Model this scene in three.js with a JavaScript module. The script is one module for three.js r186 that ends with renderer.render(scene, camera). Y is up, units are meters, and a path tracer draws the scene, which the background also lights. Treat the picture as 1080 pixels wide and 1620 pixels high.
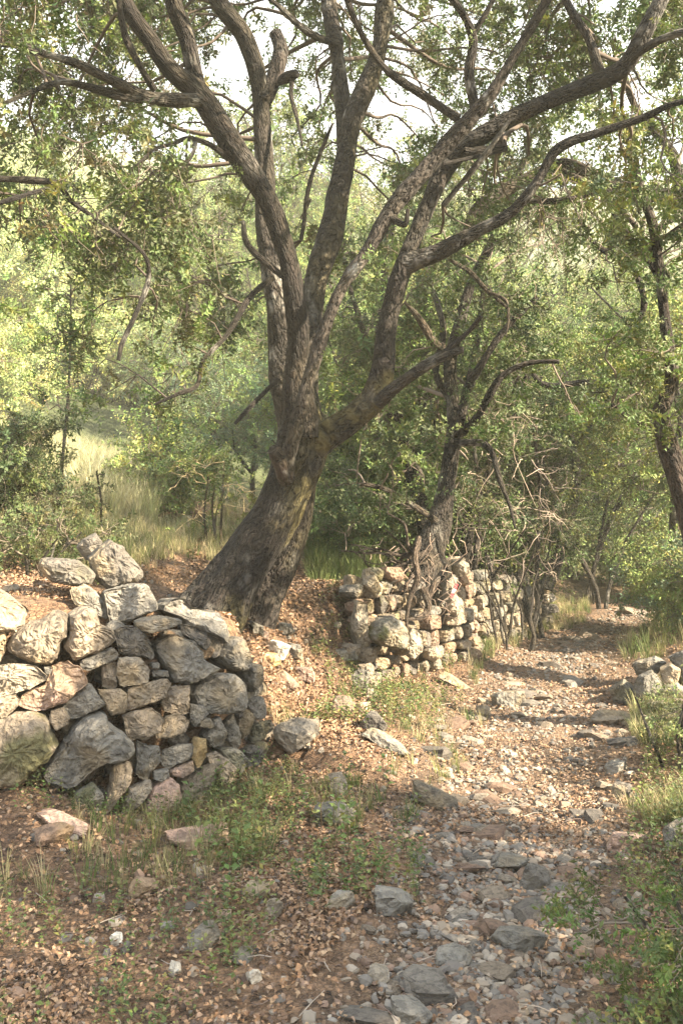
import * as THREE from 'three';
import { mergeVertices, toCreasedNormals } from 'three/addons/utils/BufferGeometryUtils.js';

// ---------------------------------------------------------------- camera, sky, sun, exposure
const V = (x, y, z) => new THREE.Vector3(x, y, z);
const scene = new THREE.Scene();
const FPX = 1400, EYE = V(0, 1.6, 0), PITCH = Math.atan(70 / 1400);
const camera = new THREE.PerspectiveCamera(2 * Math.atan(810 / FPX) * 180 / Math.PI, 2 / 3, 0.05, 900);
camera.position.copy(EYE);
camera.rotation.x = PITCH;
const renderer = new THREE.WebGLRenderer({ antialias: true });
renderer.setSize(682, 1024);
renderer.toneMapping = THREE.LinearToneMapping;
renderer.toneMappingExposure = 9.9;
scene.fog = new THREE.FogExp2(0xf8f8e2, 0.0025);
renderer.shadowMap.enabled = true;
const SUN = V(0.78, 0.56, 0.34).normalize();
const sun = new THREE.DirectionalLight(new THREE.Color().setRGB(1.0, 0.84, 0.62), 5.0);
sun.position.copy(SUN).multiplyScalar(120);
sun.target.position.set(0, 0, -8);
sun.castShadow = true;
sun.shadow.mapSize.set(4096, 4096);
Object.assign(sun.shadow.camera, { left: -45, right: 45, top: 45, bottom: -45, near: 1, far: 260 });
sun.shadow.radius = 1.0;
scene.add(sun, sun.target);
{
  const W = 512, H = 256, data = new Float32Array(W * H * 4);
  for (let j = 0; j < H; j++) for (let i = 0; i < W; i++) {
    const el = ((j + 0.5) / H - 0.5) * Math.PI, az = ((i + 0.5) / W - 0.5) * 2 * Math.PI;
    const d = V(Math.cos(el) * Math.cos(az), Math.sin(el), Math.cos(el) * Math.sin(az));
    const t = Math.pow(Math.max(0, d.y), 0.55), g = Math.pow(Math.max(0, d.dot(SUN)), 6);
    const k = 0.25 + 0.22 * g;
    const c = [k * (1.0 - 0.35 * t), k * (1.02 - 0.22 * t), k * (1.03 + 0.07 * t)];
    const o = (j * W + i) * 4;
    data[o] = c[0] + 0.07 * g; data[o + 1] = c[1] + 0.04 * g; data[o + 2] = c[2]; data[o + 3] = 1;
  }
  const tex = new THREE.DataTexture(data, W, H, THREE.RGBAFormat, THREE.FloatType);
  tex.mapping = THREE.EquirectangularReflectionMapping;
  tex.magFilter = tex.minFilter = THREE.LinearFilter;
  tex.needsUpdate = true;
  scene.background = tex;
  scene.environment = tex;
}

// ---------------------------------------------------------------- helpers: numbers and noise
function rng(seed) {
  let a = (seed * 2654435761) >>> 0;
  return () => { a = (a + 0x6D2B79F5) | 0; let t = Math.imul(a ^ (a >>> 15), 1 | a); t = (t + Math.imul(t ^ (t >>> 7), 61 | t)) ^ t; return ((t ^ (t >>> 14)) >>> 0) / 4294967296; };
}
const clamp = (x, a = 0, b = 1) => Math.min(b, Math.max(a, x));
const lerp = (a, b, t) => a + (b - a) * t;
const sstep = (a, b, x) => { const t = clamp((x - a) / (b - a)); return t * t * (3 - 2 * t); };
function hash3(i, j, k) { let h = Math.imul(i, 374761393) + Math.imul(j, 668265263) + Math.imul(k, 2147483647 - 12345677); h = Math.imul(h ^ (h >>> 13), 1274126177); h = Math.imul(h ^ (h >>> 16), 2246822519); return ((h ^ (h >>> 15)) >>> 0) / 2147483648 - 1; }
function noise(x, y, z = 0) {                      // value noise in -1..1
  const i = Math.floor(x), j = Math.floor(y), k = Math.floor(z);
  let u = x - i, v = y - j, w = z - k; u = u * u * (3 - 2 * u); v = v * v * (3 - 2 * v); w = w * w * (3 - 2 * w);
  const n = (a, b, c) => hash3(i + a, j + b, k + c);
  return lerp(lerp(lerp(n(0, 0, 0), n(1, 0, 0), u), lerp(n(0, 1, 0), n(1, 1, 0), u), v), lerp(lerp(n(0, 0, 1), n(1, 0, 1), u), lerp(n(0, 1, 1), n(1, 1, 1), u), v), w);
}
function fbm(x, y, z = 0, o = 4) { let s = 0, a = 0.5; for (let i = 0; i < o; i++) { s += a * noise(x, y, z); x = x * 2.03 + 7.1; y = y * 2.03 + 3.3; z = z * 2.03 + 1.7; a *= 0.5; } return s; }
const rand3 = r => { let v; do v = V(r() * 2 - 1, r() * 2 - 1, r() * 2 - 1); while (v.lengthSq() > 1); return v; };
function at(px, py, d) {                            // the point seen at a pixel of the 1080 x 1620 photograph, d metres ahead
  const y = (810 - py) / FPX, c = Math.cos(PITCH), s = Math.sin(PITCH);
  const k = d / (c - y * s);
  return V(EYE.x + (px - 540) / FPX * k, EYE.y + (y * c + s) * k, -d);
}

// ---------------------------------------------------------------- terrain
// the foot of the terrace, from near left round the old wall, over the breach, along the second wall and up the valley: x, z, width of the rise, its height
const EDGE = [[-14, -1.5, .5, 1.3], [-4, -4.55, .3, 1.34], [-1.93, -5.15, .3, 1.33], [-1.2, -5.6, .3, 1.26], [-.78, -5.95, .3, 1.1], [-.52, -6.5, .3, 1.05], [-.3, -7.1, .8, 1.04], [.1, -7.9, 1.35, 1.08], [.36, -8.8, .95, 1.08], [.46, -9.5, .45, 1.04], [.92, -10.2, .25, 1.02], [1.62, -11.1, .3, 1.0], [2.5, -13.1, .8, .98], [3.6, -15.2, 1.0, .8], [4.5, -17.5, 1.6, .5], [6.4, -21, 2.5, .6], [12, -30, 4, 1], [30, -55, 8, 2]];
function edgeInfo(x, z) {
  let best = 1e9, out = null;
  for (let i = 0; i + 1 < EDGE.length; i++) {
    const a = EDGE[i], b = EDGE[i + 1], dx = b[0] - a[0], dz = b[1] - a[1];
    const t = clamp(((x - a[0]) * dx + (z - a[1]) * dz) / (dx * dx + dz * dz));
    const ex = x - a[0] - t * dx, ez = z - a[1] - t * dz, q = ex * ex + ez * ez;
    if (q < best - 1e-9) { best = q; out = [(dx * ez - dz * ex) < 0 ? 1 : -1, lerp(a[2], b[2], t), lerp(a[3], b[3], t), i + t]; }
  }
  return { s: Math.sqrt(best) * out[0], w: out[1], h: out[2], i: out[3] };
}
const PATHC = [[1.5, -.1, .5], [2.6, .24, .52], [3.1, .42, .5], [4.3, .83, .52], [5.5, 1.05, .75], [7, 1.4, .95], [9.3, 2.06, 1.0], [12, 2.95, .95], [14, 4.0, .8], [16, 5.2, .55], [18, 6.3, .5], [21, 8.6, .5], [40, 24, .6]];
function pathAt(d) {
  if (d <= PATHC[0][0]) return [PATHC[0][1], PATHC[0][2]];
  for (let i = 0; i + 1 < PATHC.length; i++) if (d <= PATHC[i + 1][0]) { const a = PATHC[i], b = PATHC[i + 1], t = (d - a[0]) / (b[0] - a[0]); return [lerp(a[1], b[1], t), lerp(a[2], b[2], t)]; }
  return [24, .6];
}
function pathOff(x, z) { const [c, w] = pathAt(-z); return (x - c) / w; }   // -1..1 on the path
function height(x, z) {
  const d = -z, e = edgeInfo(x, z);
  let h = .055 * Math.max(0, d - 6) + .1 * Math.max(0, d - 19);
  if (e.s > 0) {
    const up = lerp(sstep(0, e.w, e.s), clamp(e.s / e.w), .5 * sstep(.5, 1.2, e.w));
    h += e.h * up + .21 * Math.max(0, e.s - .9) * sstep(.9, 2.5, e.s) + .2 * Math.max(0, e.s - 14);
  } else if (e.i < 11.5) h += (e.i < 5 ? lerp(.32, .05, sstep(2.1, 2.9, e.i)) : e.i < 8 ? .18 : .1) * sstep(-1.3, 0, e.s);
  const r = x - pathAt(d)[0] - pathAt(d)[1];
  if (r > 0 && e.s < 0) h += .14 * sstep(0, .7, r) + .16 * Math.max(0, r - .5) + .12 * Math.max(0, r - 6);
  const po = Math.abs(pathOff(x, z));
  h += -.05 * sstep(1.3, .3, po);
  h += .10 * fbm(x * .8, z * .8, 3, 3) + .035 * fbm(x * 4, z * 4, 9, 2);
  return h;
}
function groundHit(px, py) {                        // where the sight line through a pixel meets the ground
  for (let d = 1.6; d < 70; d += d * .003) { const p = at(px, py, d); if (p.y <= height(p.x, p.z)) return V(p.x, height(p.x, p.z), p.z); }
  return null;
}

// ---------------------------------------------------------------- helpers: objects
const used = {};
function numbered(n) { const k = used[n] = (used[n] ?? -1) + 1; return k ? n + '_' + String(k).padStart(3, '0') : n; }
function tag(o, label, category, group, kind) { if (label) o.userData.label = label; if (category) o.userData.category = category; if (group) o.userData.group = group; if (kind) o.userData.kind = kind; return o; }
function thing(name, label, category, p, group) { const o = new THREE.Group(); o.name = numbered(name); o.position.copy(p); scene.add(o); return tag(o, label, category, group); }
function part(name, geo, mat, parent, kind) {       // geometry given in world axes and places, kept relative to the thing's base
  const m = new THREE.Mesh(geo, mat); m.name = name; m.castShadow = m.receiveShadow = true;
  if (parent) { m.position.copy(parent.position).negate(); parent.add(m); } else scene.add(m);
  if (kind) m.userData.kind = kind;
  return m;
}
function instanced(name, geo, mat, list, parent, kind = 'stuff') {   // list of { m: Matrix4, c: [r, g, b] }
  const o = new THREE.InstancedMesh(geo, mat, list.length); o.name = name;
  const c = new THREE.Color();
  list.forEach((e, i) => { o.setMatrixAt(i, e.m); if (e.c) o.setColorAt(i, c.setRGB(...e.c)); });
  o.castShadow = o.receiveShadow = true;
  if (parent) { o.position.copy(parent.position).negate(); parent.add(o); } else scene.add(o);
  o.userData.kind = kind;
  return o;
}
const _q = new THREE.Quaternion(), _q2 = new THREE.Quaternion(), UPV = V(0, 1, 0);
function placeMatrix(p, dir, roll, s, sy = s) {     // +y of the prototype turned to dir
  _q.setFromUnitVectors(UPV, dir); _q2.setFromAxisAngle(UPV, roll); _q.multiply(_q2);
  return new THREE.Matrix4().compose(p, _q, V(s, sy, s));
}
class MB {                                          // collects triangles into one geometry
  constructor() { this.p = []; this.n = []; this.uv = []; this.c = []; this.i = []; }
  tube(pts, rad, sides, o = {}) {                   // pts: Vector3[], rad: number[]
    const n = pts.length, base = this.p.length / 3; let T = null, N = null, len = o.v0 ?? 0;
    const amp = o.amp ?? 0, off = o.off ?? 0;
    for (let i = 0; i < n; i++) {
      const t = V(0, 0, 0).subVectors(pts[Math.min(n - 1, i + 1)], pts[Math.max(0, i - 1)]).normalize();
      if (!N) { N = Math.abs(t.y) < .9 ? V(0, 1, 0) : V(1, 0, 0); N.addScaledVector(t, -N.dot(t)).normalize(); }
      else { N.addScaledVector(t, -N.dot(t)).normalize(); len += pts[i].distanceTo(pts[i - 1]); }
      T = t; const B = V(0, 0, 0).crossVectors(t, N);
      for (let s = 0; s <= sides; s++) {
        const a = s / sides * Math.PI * 2, d = N.clone().multiplyScalar(Math.cos(a)).addScaledVector(B, Math.sin(a));
        let r = rad[i];
        if (amp) {
          const ca = Math.cos(a), sa = Math.sin(a);
          r *= 1 + amp * 1.6 * fbm(ca * 1.1 + off, sa * 1.1, len * 1.4 + off, 2) + amp * .9 * noise(ca * 2.6 + off, sa * 2.6 + 5, len * 3.2);
          const w = noise(ca * 3 + off, sa * 3, len * 3) * .8, fq = clamp(rad[i] * 28, 3, 13);
          r += Math.min(.022, rad[i] * .085) * (Math.min(.55, Math.abs(noise(ca * fq + off + w, sa * fq + w, len * 6)) + .5 * Math.abs(noise(ca * fq * 2 + off, sa * fq * 2, len * 13))) - .3);
        }
        if (o.flare) r *= o.flare(i / (n - 1), a, len);
        const q = pts[i].clone().addScaledVector(d, r);
        this.p.push(q.x, q.y, q.z); this.n.push(d.x, d.y, d.z); this.uv.push(s / sides * Math.max(1, Math.round(Math.PI * 2 * rad[0] / .5)) * .5, len);
        const c = o.color ? o.color(q, d, len, i / (n - 1)) : [1, 1, 1]; this.c.push(c[0], c[1], c[2]);
      }
    }
    const w = sides + 1;
    for (let i = 0; i + 1 < n; i++) for (let s = 0; s < sides; s++) { const a = base + i * w + s, b = a + w; this.i.push(a, a + 1, b, a + 1, b + 1, b); }
    if (o.cap) for (let s = 1; s + 1 < sides; s++) { const e = base + (n - 1) * w; this.i.push(e, e + s, e + s + 1); }
    return this;
  }
  tri(a, b, c, col) { const k = this.p.length / 3, n = V(0, 0, 0).crossVectors(V(0, 0, 0).subVectors(b, a), V(0, 0, 0).subVectors(c, a)).normalize(); for (const q of [a, b, c]) { this.p.push(q.x, q.y, q.z); this.n.push(n.x, n.y, n.z); this.uv.push(q.x, q.y); this.c.push(...col); } this.i.push(k, k + 1, k + 2); }
  get empty() { return !this.i.length; }
  geo(recompute) {
    const g = new THREE.BufferGeometry();
    g.setAttribute('position', new THREE.Float32BufferAttribute(this.p, 3)); g.setAttribute('normal', new THREE.Float32BufferAttribute(this.n, 3));
    g.setAttribute('uv', new THREE.Float32BufferAttribute(this.uv, 2)); g.setAttribute('color', new THREE.Float32BufferAttribute(this.c, 3));
    g.setIndex(this.i);
    if (recompute) g.computeVertexNormals();
    return g;
  }
}
function curve(pts, step) {                          // smooth path through [{p, r}], sampled about every step metres
  const c = new THREE.CatmullRomCurve3(pts.map(q => q.p), false, 'centripetal'), n = pts.length - 1, P = [], R = [];
  for (let i = 0; i < n; i++) { const k = Math.max(2, Math.ceil(pts[i].p.distanceTo(pts[i + 1].p) / step)); for (let j = 0; j < k; j++) { const t = j / k; P.push(c.getPoint((i + t) / n)); R.push(lerp(pts[i].r, pts[i + 1].r, t)); } }
  P.push(pts[n].p.clone()); R.push(pts[n].r);
  return [P, R];
}

// ---------------------------------------------------------------- textures and materials
function tnoise(x, y, per, seed) {                    // tileable value noise
  const i = Math.floor(x), j = Math.floor(y); let u = x - i, v = y - j; u = u * u * (3 - 2 * u); v = v * v * (3 - 2 * v);
  const m = (a, p) => ((a % p) + p) % p, n = (a, b) => hash3(m(i + a, per[0]), m(j + b, per[1]), seed);
  return lerp(lerp(n(0, 0), n(1, 0), u), lerp(n(0, 1), n(1, 1), u), v);
}
function tfbm(u, v, fx, fy, seed, o) { let s = 0, a = .5; for (let k = 0; k < o; k++) { s += a * tnoise(u * fx, v * fy, [fx, fy], seed + k); fx *= 2; fy *= 2; a *= .5; } return s; }
function texture(W, H, fn, srgb) {                    // fn(u, v) -> [r, g, b] 0..1
  const data = new Uint8Array(W * H * 4);
  for (let j = 0; j < H; j++) for (let i = 0; i < W; i++) { const c = fn((i + .5) / W, (j + .5) / H), o = (j * W + i) * 4; for (let k = 0; k < 3; k++) data[o + k] = clamp(c[k]) * 255; data[o + 3] = 255; }
  const t = new THREE.DataTexture(data, W, H); t.wrapS = t.wrapT = THREE.RepeatWrapping; t.magFilter = THREE.LinearFilter; t.minFilter = THREE.LinearMipmapLinearFilter; t.generateMipmaps = true;
  if (srgb) t.colorSpace = THREE.SRGBColorSpace; t.needsUpdate = true; return t;
}
const toS = x => x <= .0031308 ? 12.92 * x : 1.055 * Math.pow(x, 1 / 2.4) - .055;
// limestone: mottled, with hairline cracks and dark lichen specks; the tone stays near white so that each stone's own colour shows
const stoneH = (u, v) => { const a = tfbm(u, v, 4, 4, 11, 6), c = Math.abs(tfbm(u, v, 3, 5, 31, 5)); const g = tfbm(u, v, 18, 18, 15, 5), k = sstep(0, .25, tfbm(u, v, 3, 3, 19, 3)); return .5 + .4 * a + .4 * g - .25 * k * sstep(.02, 0, c); };
const stoneMap = texture(512, 512, (u, v) => {
  const a = tfbm(u, v, 5, 5, 51, 6), b = tfbm(u, v, 24, 24, 77, 4), c = Math.abs(tfbm(u, v, 3, 5, 31, 5)), l = sstep(.12, .3, tfbm(u, v, 7, 7, 91, 5));
  let k = .86 + .34 * a + .3 * b; k *= 1 - .3 * sstep(.018, 0, c) * sstep(0, .25, tfbm(u, v, 3, 3, 19, 3)); const t = [k, k * .985, k * .95]; for (let i = 0; i < 3; i++) t[i] = lerp(t[i], t[i] * [.6, .6, .62][i], l * .8);
  return t.map(x => toS(clamp(x, 0.02, 1)));
}, true);
const stoneBump = texture(512, 512, (u, v) => { const h = stoneH(u, v); return [h, h, h]; });
// bark: upright plates and furrows
const barkH = (u, v) => { const w = u + .03 * tfbm(u, v, 4, 4, 5, 3); const r = 1 - Math.abs(tfbm(w, v, 20, 8, 3, 4)) * 3.2, p = tfbm(u, v, 30, 24, 8, 3); return clamp(.25 + .6 * clamp(1 - r) + .35 * p); };
const barkMap = texture(512, 512, (u, v) => { const h = barkH(u, v), m = .75 + .5 * tfbm(u, v, 6, 6, 44, 4); return [h * 1.25 + .2, h * 1.22 + .2, h * 1.18 + .19].map(x => toS(clamp(x * m, 0, 1))); }, true);
const barkBump = texture(512, 512, (u, v) => { const h = barkH(u, v); return [h, h, h]; });
// soil under the litter: crumbs and flat fragments of old leaves
function cells(u, v, n, seed) { const x = u * n, y = v * n, i = Math.floor(x), j = Math.floor(y); let b = 9, c = 9, id = 0; for (let a = -1; a < 2; a++) for (let e = -1; e < 2; e++) { const m = q => ((q % n) + n) % n, p = i + a, q = j + e, k = hash3(m(p), m(q), seed), l = hash3(m(p), m(q), seed + 7); const dx = p + .5 + .45 * k - x, dy = q + .5 + .45 * l - y, d = dx * dx + dy * dy; if (d < b) { c = b; b = d; id = hash3(m(p), m(q), seed + 3); } else if (d < c) c = d; } return [Math.sqrt(c) - Math.sqrt(b), id]; }
const soilAt = (u, v) => { const [e, id] = cells(u, v, 64, 3), [e2, id2] = cells(u, v, 110, 23); return { h: sstep(0, .22, e) * (.5 + .5 * id) * .6 + sstep(0, .2, e2) * .4, k: .66 + .34 * id * sstep(0, .15, e) + .22 * id2 + .3 * tfbm(u, v, 5, 5, 61, 5) }; };
const soilMap = texture(1024, 1024, (u, v) => { const s = soilAt(u, v); return [s.k * 1.02, s.k * .97, s.k * .92].map(x => toS(clamp(x, .03, 1))); }, true);
const soilBump = texture(1024, 1024, (u, v) => { const h = soilAt(u, v).h; return [h, h, h]; });
const withRepeat = (t, a, b = a) => { const c = t.clone(); c.repeat.set(a, b); c.needsUpdate = true; return c; };
const STONE = new THREE.MeshStandardMaterial({ vertexColors: true, roughness: .93, map: withRepeat(stoneMap, 2.2), bumpMap: withRepeat(stoneBump, 2.2), bumpScale: .034 });
STONE.name = 'limestone';
const BARK = new THREE.MeshStandardMaterial({ vertexColors: true, roughness: .95, map: withRepeat(barkMap, 1.2, 1.2), bumpMap: withRepeat(barkBump, 1.2, 1.2), bumpScale: .05 });
BARK.name = 'bark';
const TWIG = new THREE.MeshStandardMaterial({ vertexColors: true, roughness: .9 });
TWIG.name = 'twig bark';
const SOIL = new THREE.MeshStandardMaterial({ vertexColors: true, roughness: 1, map: withRepeat(soilMap, 1 / 2.6), bumpMap: withRepeat(soilBump, 1 / 2.6), bumpScale: .02 });
SOIL.name = 'leaf litter soil';
const LEAF = new THREE.MeshPhysicalMaterial({ vertexColors: true, roughness: .62, transmission: .5, thickness: 0, side: THREE.DoubleSide, specularIntensity: .6 });
LEAF.name = 'leaf';
const LEAFB = new THREE.MeshStandardMaterial({ vertexColors: true, roughness: .7, side: THREE.DoubleSide });
LEAFB.name = 'leaf in the wood';
const DRY = new THREE.MeshStandardMaterial({ vertexColors: true, roughness: .85, side: THREE.DoubleSide });
DRY.name = 'dry leaf';
const GRASS = new THREE.MeshPhysicalMaterial({ vertexColors: true, roughness: .7, transmission: .35, thickness: 0, side: THREE.DoubleSide, specularIntensity: .4 });
GRASS.name = 'grass blade';

// ---------------------------------------------------------------- ground and path sheets
let path;
function groundColor(x, z) {
  const e = edgeInfo(x, z), d = -z, n = fbm(x * .9, z * .9, 5, 4), n2 = fbm(x * 3.5, z * 3.5, 15, 3);
  let c = [.225 + .09 * n, .143 + .057 * n, .087 + .03 * n];                          // fallen leaves over brown soil
  const mix = (b, t) => { t = clamp(t); c = c.map((q, i) => lerp(q, b[i], t)); };
  mix([.13, .085, .06], sstep(.05, .35, n2) * .6);                                    // damp dark soil
  const po = Math.abs(pathOff(x, z));
  if (d < 40) mix([.19, .133, .088], sstep(1.35, .7, po + .4 * n) * .8);                  // pale trodden stone dust
  mix([.1, .12, .045], sstep(0, 5, e.s - 4.5 + 3 * n) * .75);                            // grass on the terrace
  if (e.s < 0) mix([.12, .12, .05], sstep(.8, 2.2, (x - pathAt(d)[0]) / pathAt(d)[1] - 1 + n) * .6);
  mix([.09, .12, .045], sstep(17, 26, d));
  return c;
}
{
  const X0 = -9, X1 = 12, Z0 = -26, Z1 = 3, ST = .065, nx = Math.round((X1 - X0) / ST), nz = Math.round((Z1 - Z0) / ST);
  const P = [], C = [], U = [], I = [], IP = [];
  for (let j = 0; j <= nz; j++) for (let i = 0; i <= nx; i++) {
    const x = lerp(X0, X1, i / nx), z = lerp(Z0, Z1, j / nz);
    const rough = .022 * fbm(x * 9, z * 9, 21, 2);
    const y = height(x, z); P.push(x, y + rough, z); U.push(x - .9 * y, z - y); C.push(...groundColor(x, z));
  }
  const isPath = (x, z) => Math.abs(pathOff(x, z)) < 1.1 + .35 * fbm(x * 1.3, z * 1.3, 40, 3) && z < .5;
  for (let j = 0; j < nz; j++) for (let i = 0; i < nx; i++) {
    const a = j * (nx + 1) + i, b = a + nx + 1; (isPath(X0 + (i + .5) * ST, Z0 + (j + .5) * ST) ? IP : I).push(a, b, a + 1, a + 1, b, b + 1);
  }
  // the far land round it, coarser, tucked under the rim of the near land
  const base = P.length / 3, S = 1.5, fx0 = -150, fz0 = -190, fnx = 200, fnz = 170;
  for (let j = 0; j <= fnz; j++) for (let i = 0; i <= fnx; i++) {
    const x = fx0 + i * S, z = fz0 + j * S, inside = x > X0 && x < X1 && z > Z0 && z < Z1;
    const y = height(x, z); P.push(x, y - (inside ? .25 : 0), z); U.push(x - .9 * y, z - y); C.push(...groundColor(x, z));
  }
  for (let j = 0; j < fnz; j++) for (let i = 0; i < fnx; i++) {
    const x = fx0 + i * S, z = fz0 + j * S;
    if (x > X0 + .2 && x + S < X1 - .2 && z > Z0 + .2 && z + S < Z1 - .2) continue;
    const a = base + j * (fnx + 1) + i, b = a + fnx + 1; I.push(a, b, a + 1, a + 1, b, b + 1);
  }
  const whole = new THREE.BufferGeometry();
  whole.setAttribute('position', new THREE.Float32BufferAttribute(P, 3)); whole.setIndex(I.concat(IP)); whole.computeVertexNormals();
  const sheet = index => {
    const used = new Map(), p = [], n = [], c = [], u = [], k = [], N = whole.attributes.normal.array;
    for (const v of index) { let w = used.get(v); if (w === undefined) { w = used.size; used.set(v, w); p.push(P[3 * v], P[3 * v + 1], P[3 * v + 2]); n.push(N[3 * v], N[3 * v + 1], N[3 * v + 2]); c.push(C[3 * v], C[3 * v + 1], C[3 * v + 2]); u.push(U[2 * v], U[2 * v + 1]); } k.push(w); }
    const g = new THREE.BufferGeometry();
    g.setAttribute('position', new THREE.Float32BufferAttribute(p, 3)); g.setAttribute('normal', new THREE.Float32BufferAttribute(n, 3)); g.setAttribute('color', new THREE.Float32BufferAttribute(c, 3)); g.setAttribute('uv', new THREE.Float32BufferAttribute(u, 2)); g.setIndex(k);
    return g;
  };
  const g = part('ground', sheet(I), SOIL); g.userData.kind = 'structure';
  tag(g, 'hillside ground covered in dry brown leaves around the path');
  path = part('path', sheet(IP), SOIL); path.userData.kind = 'structure'; tag(path, 'stony footpath climbing away to the right past the walls');
}

// ---------------------------------------------------------------- stones
function stoneTint(kind, r) {
  const k = .85 + .3 * r();
  const t = { warm: [.255, .212, .16], grey: [.185, .176, .155], dark: [.12, .11, .096], pale: [.29, .253, .2], white: [.62, .58, .5], pink: [.33, .235, .19], brown: [.24, .165, .12], ochre: [.36, .265, .13] }[kind];
  return t.map(q => q * k);
}
function stoneColors(g, kind, r, moss = 0, up = V(0, 1, 0)) {
  const p = g.attributes.position, n = g.attributes.normal, c = new Float32Array(p.count * 3), t = stoneTint(kind, r), o = r() * 90, stain = stoneTint('ochre', r), dark = stoneTint('dark', r);
  for (let i = 0; i < p.count; i++) {
    const x = p.getX(i), y = p.getY(i), z = p.getZ(i);
    const a = sstep(.02, .4, fbm(x * 5 + o, y * 5, z * 5, 4)), b = sstep(.08, .4, fbm(x * 4, y * 4 + o, z * 4, 4)), m = moss * sstep(-.1, .25, fbm(x * 7, y * 7, z * 7 + o, 4));
    const k = 1 + .25 * fbm(x * 14, y * 14 + o, z * 14, 3);
    for (let j = 0; j < 3; j++) { let q = t[j] * k; q = lerp(q, stain[j], a * .35); q = lerp(q, dark[j], b * .5); q = lerp(q, [.1, .105, .03][j], m); c[i * 3 + j] = q; }
  }
  g.setAttribute('color', new THREE.BufferAttribute(c, 3));
  return g;
}
function finishStone(P, I, crease = .55) {
  let g = new THREE.BufferGeometry();
  g.setAttribute('position', new THREE.Float32BufferAttribute(P, 3)); g.setIndex(I);
  g = toCreasedNormals(g, crease);
  const p = g.attributes.position, n = g.attributes.normal, uv = new Float32Array(p.count * 2);
  for (let i = 0; i < p.count; i += 3) {               // each face mapped along the axis it looks to, so that the grain keeps its size
    const x = Math.abs(n.getX(i) + n.getX(i + 1) + n.getX(i + 2)), y = Math.abs(n.getY(i) + n.getY(i + 1) + n.getY(i + 2)), z = Math.abs(n.getZ(i) + n.getZ(i + 1) + n.getZ(i + 2));
    for (let k = i; k < i + 3; k++) { const q = z >= x && z >= y ? [p.getX(k), p.getY(k)] : x >= y ? [p.getZ(k) + .37, p.getY(k)] : [p.getX(k), p.getZ(k) + .61]; uv[2 * k] = q[0]; uv[2 * k + 1] = q[1]; }
  }
  g.setAttribute('uv', new THREE.BufferAttribute(uv, 2));
  return g;
}
// a wall stone: outline in its own upright plane (u, v), a broken, faceted face, and real depth T behind it
function faceStone(poly, T, r, o = {}) {
  const M = o.M ?? 46, P = [], I = [], off = r() * 60, rad = [];
  let size = 0;
  for (let k = 0; k < M; k++) {
    const a = k / M * Math.PI * 2, dx = Math.cos(a), dy = Math.sin(a); let best = 0;
    for (let i = 0; i < poly.length; i++) {
      const [x1, y1] = poly[i], [x2, y2] = poly[(i + 1) % poly.length], ex = x2 - x1, ey = y2 - y1, den = dx * ey - dy * ex;
      if (Math.abs(den) < 1e-9) continue;
      const t = (x1 * ey - y1 * ex) / den, s = (x1 * dy - y1 * dx) / den;
      if (t > best && s >= -1e-6 && s <= 1 + 1e-6) best = t;
    }
    rad.push(best || .02); size = Math.max(size, best);
  }
  for (let k = 0; k < M; k++) if (!rad[k]) rad[k] = size * .5;
  const rr = rad.map((q, k) => (.94 * q + .03 * (rad[(k + 1) % M] + rad[(k + M - 1) % M])) * (1 + .05 * noise(k * .9, off)));
  const planes = [];
  const np = 4 + Math.floor(r() * 3);
  for (let k = 0; k < np; k++) { const a = (k + r() * .8) / np * Math.PI * 2, t = .15 + 1.1 * r() * r(); planes.push([Math.cos(a) * t, Math.sin(a) * t, T * (.17 + .2 * r())]); }
  planes.push([(r() - .5) * .35, (r() - .5) * .35 - .1, T * .3]);
  if (o.planes) planes.push(...o.planes);
  const front = (x, y) => { let h = 9; for (const q of planes) h = Math.min(h, q[2] - q[0] * x - q[1] * y); return Math.max(h, -T * .12); };
  const rings = [[.14, 1], [.28, 1], [.42, 1], [.55, 1], [.67, 1], [.78, 1], [.87, 1], [.94, 1], [.985, 1], [1, -.06], [1.0, -.28], [.93, -.62], [.72, -.92]];
  const put = (x, y, z) => {
    const s = Math.min(.2, size), f = 2.2 / s;
    const dx = noise(x * f + off, y * f, z * f) + .5 * noise(x * f * 2.3 + off, y * f * 2.3, z * f * 2.3), dy = noise(x * f, y * f + off, z * f + 9) + .5 * noise(x * f * 2.3, y * f * 2.3 + off, z * f * 2.3 + 9), dz = noise(x * f + 4, y * f, z * f + off) + .6 * noise(x * f * 2.6 + 4, y * f * 2.6, z * f * 2.6 + off);
    const ff = Math.abs(noise(x * f * 5, y * f * 5 + off, z * f * 5)) * .5;
    P.push(x + dx * s * .035, y + dy * s * .035, z + dz * s * .045 + ff * s * .07 + s * .05 * noise(x * f * 9 + off, y * f * 9, z * f * 9));
  };
  put(0, 0, front(0, 0));
  for (const [s, q] of rings) for (let k = 0; k < M; k++) {
    const a = k / M * Math.PI * 2, R = rr[k] * s * (o.shrink ?? .99), x = Math.cos(a) * R, y = Math.sin(a) * R;
    put(x, y, q === 1 ? front(x, y) * (1 - .75 * Math.pow(s, 12)) - (s > .9 ? .04 * T : 0) : q * T);
  }
  put(0, 0, -T);
  for (let k = 0; k < M; k++) { const l = (k + 1) % M; I.push(0, 1 + k, 1 + l); for (let j = 0; j + 1 < rings.length; j++) { const a = 1 + j * M + k, b = 1 + j * M + l; I.push(a, a + M, b, b, a + M, b + M); } const e = 1 + (rings.length - 1) * M; I.push(e + k, e + M, e + l); }
  return finishStone(P, I, o.crease ?? .34);
}
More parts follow.
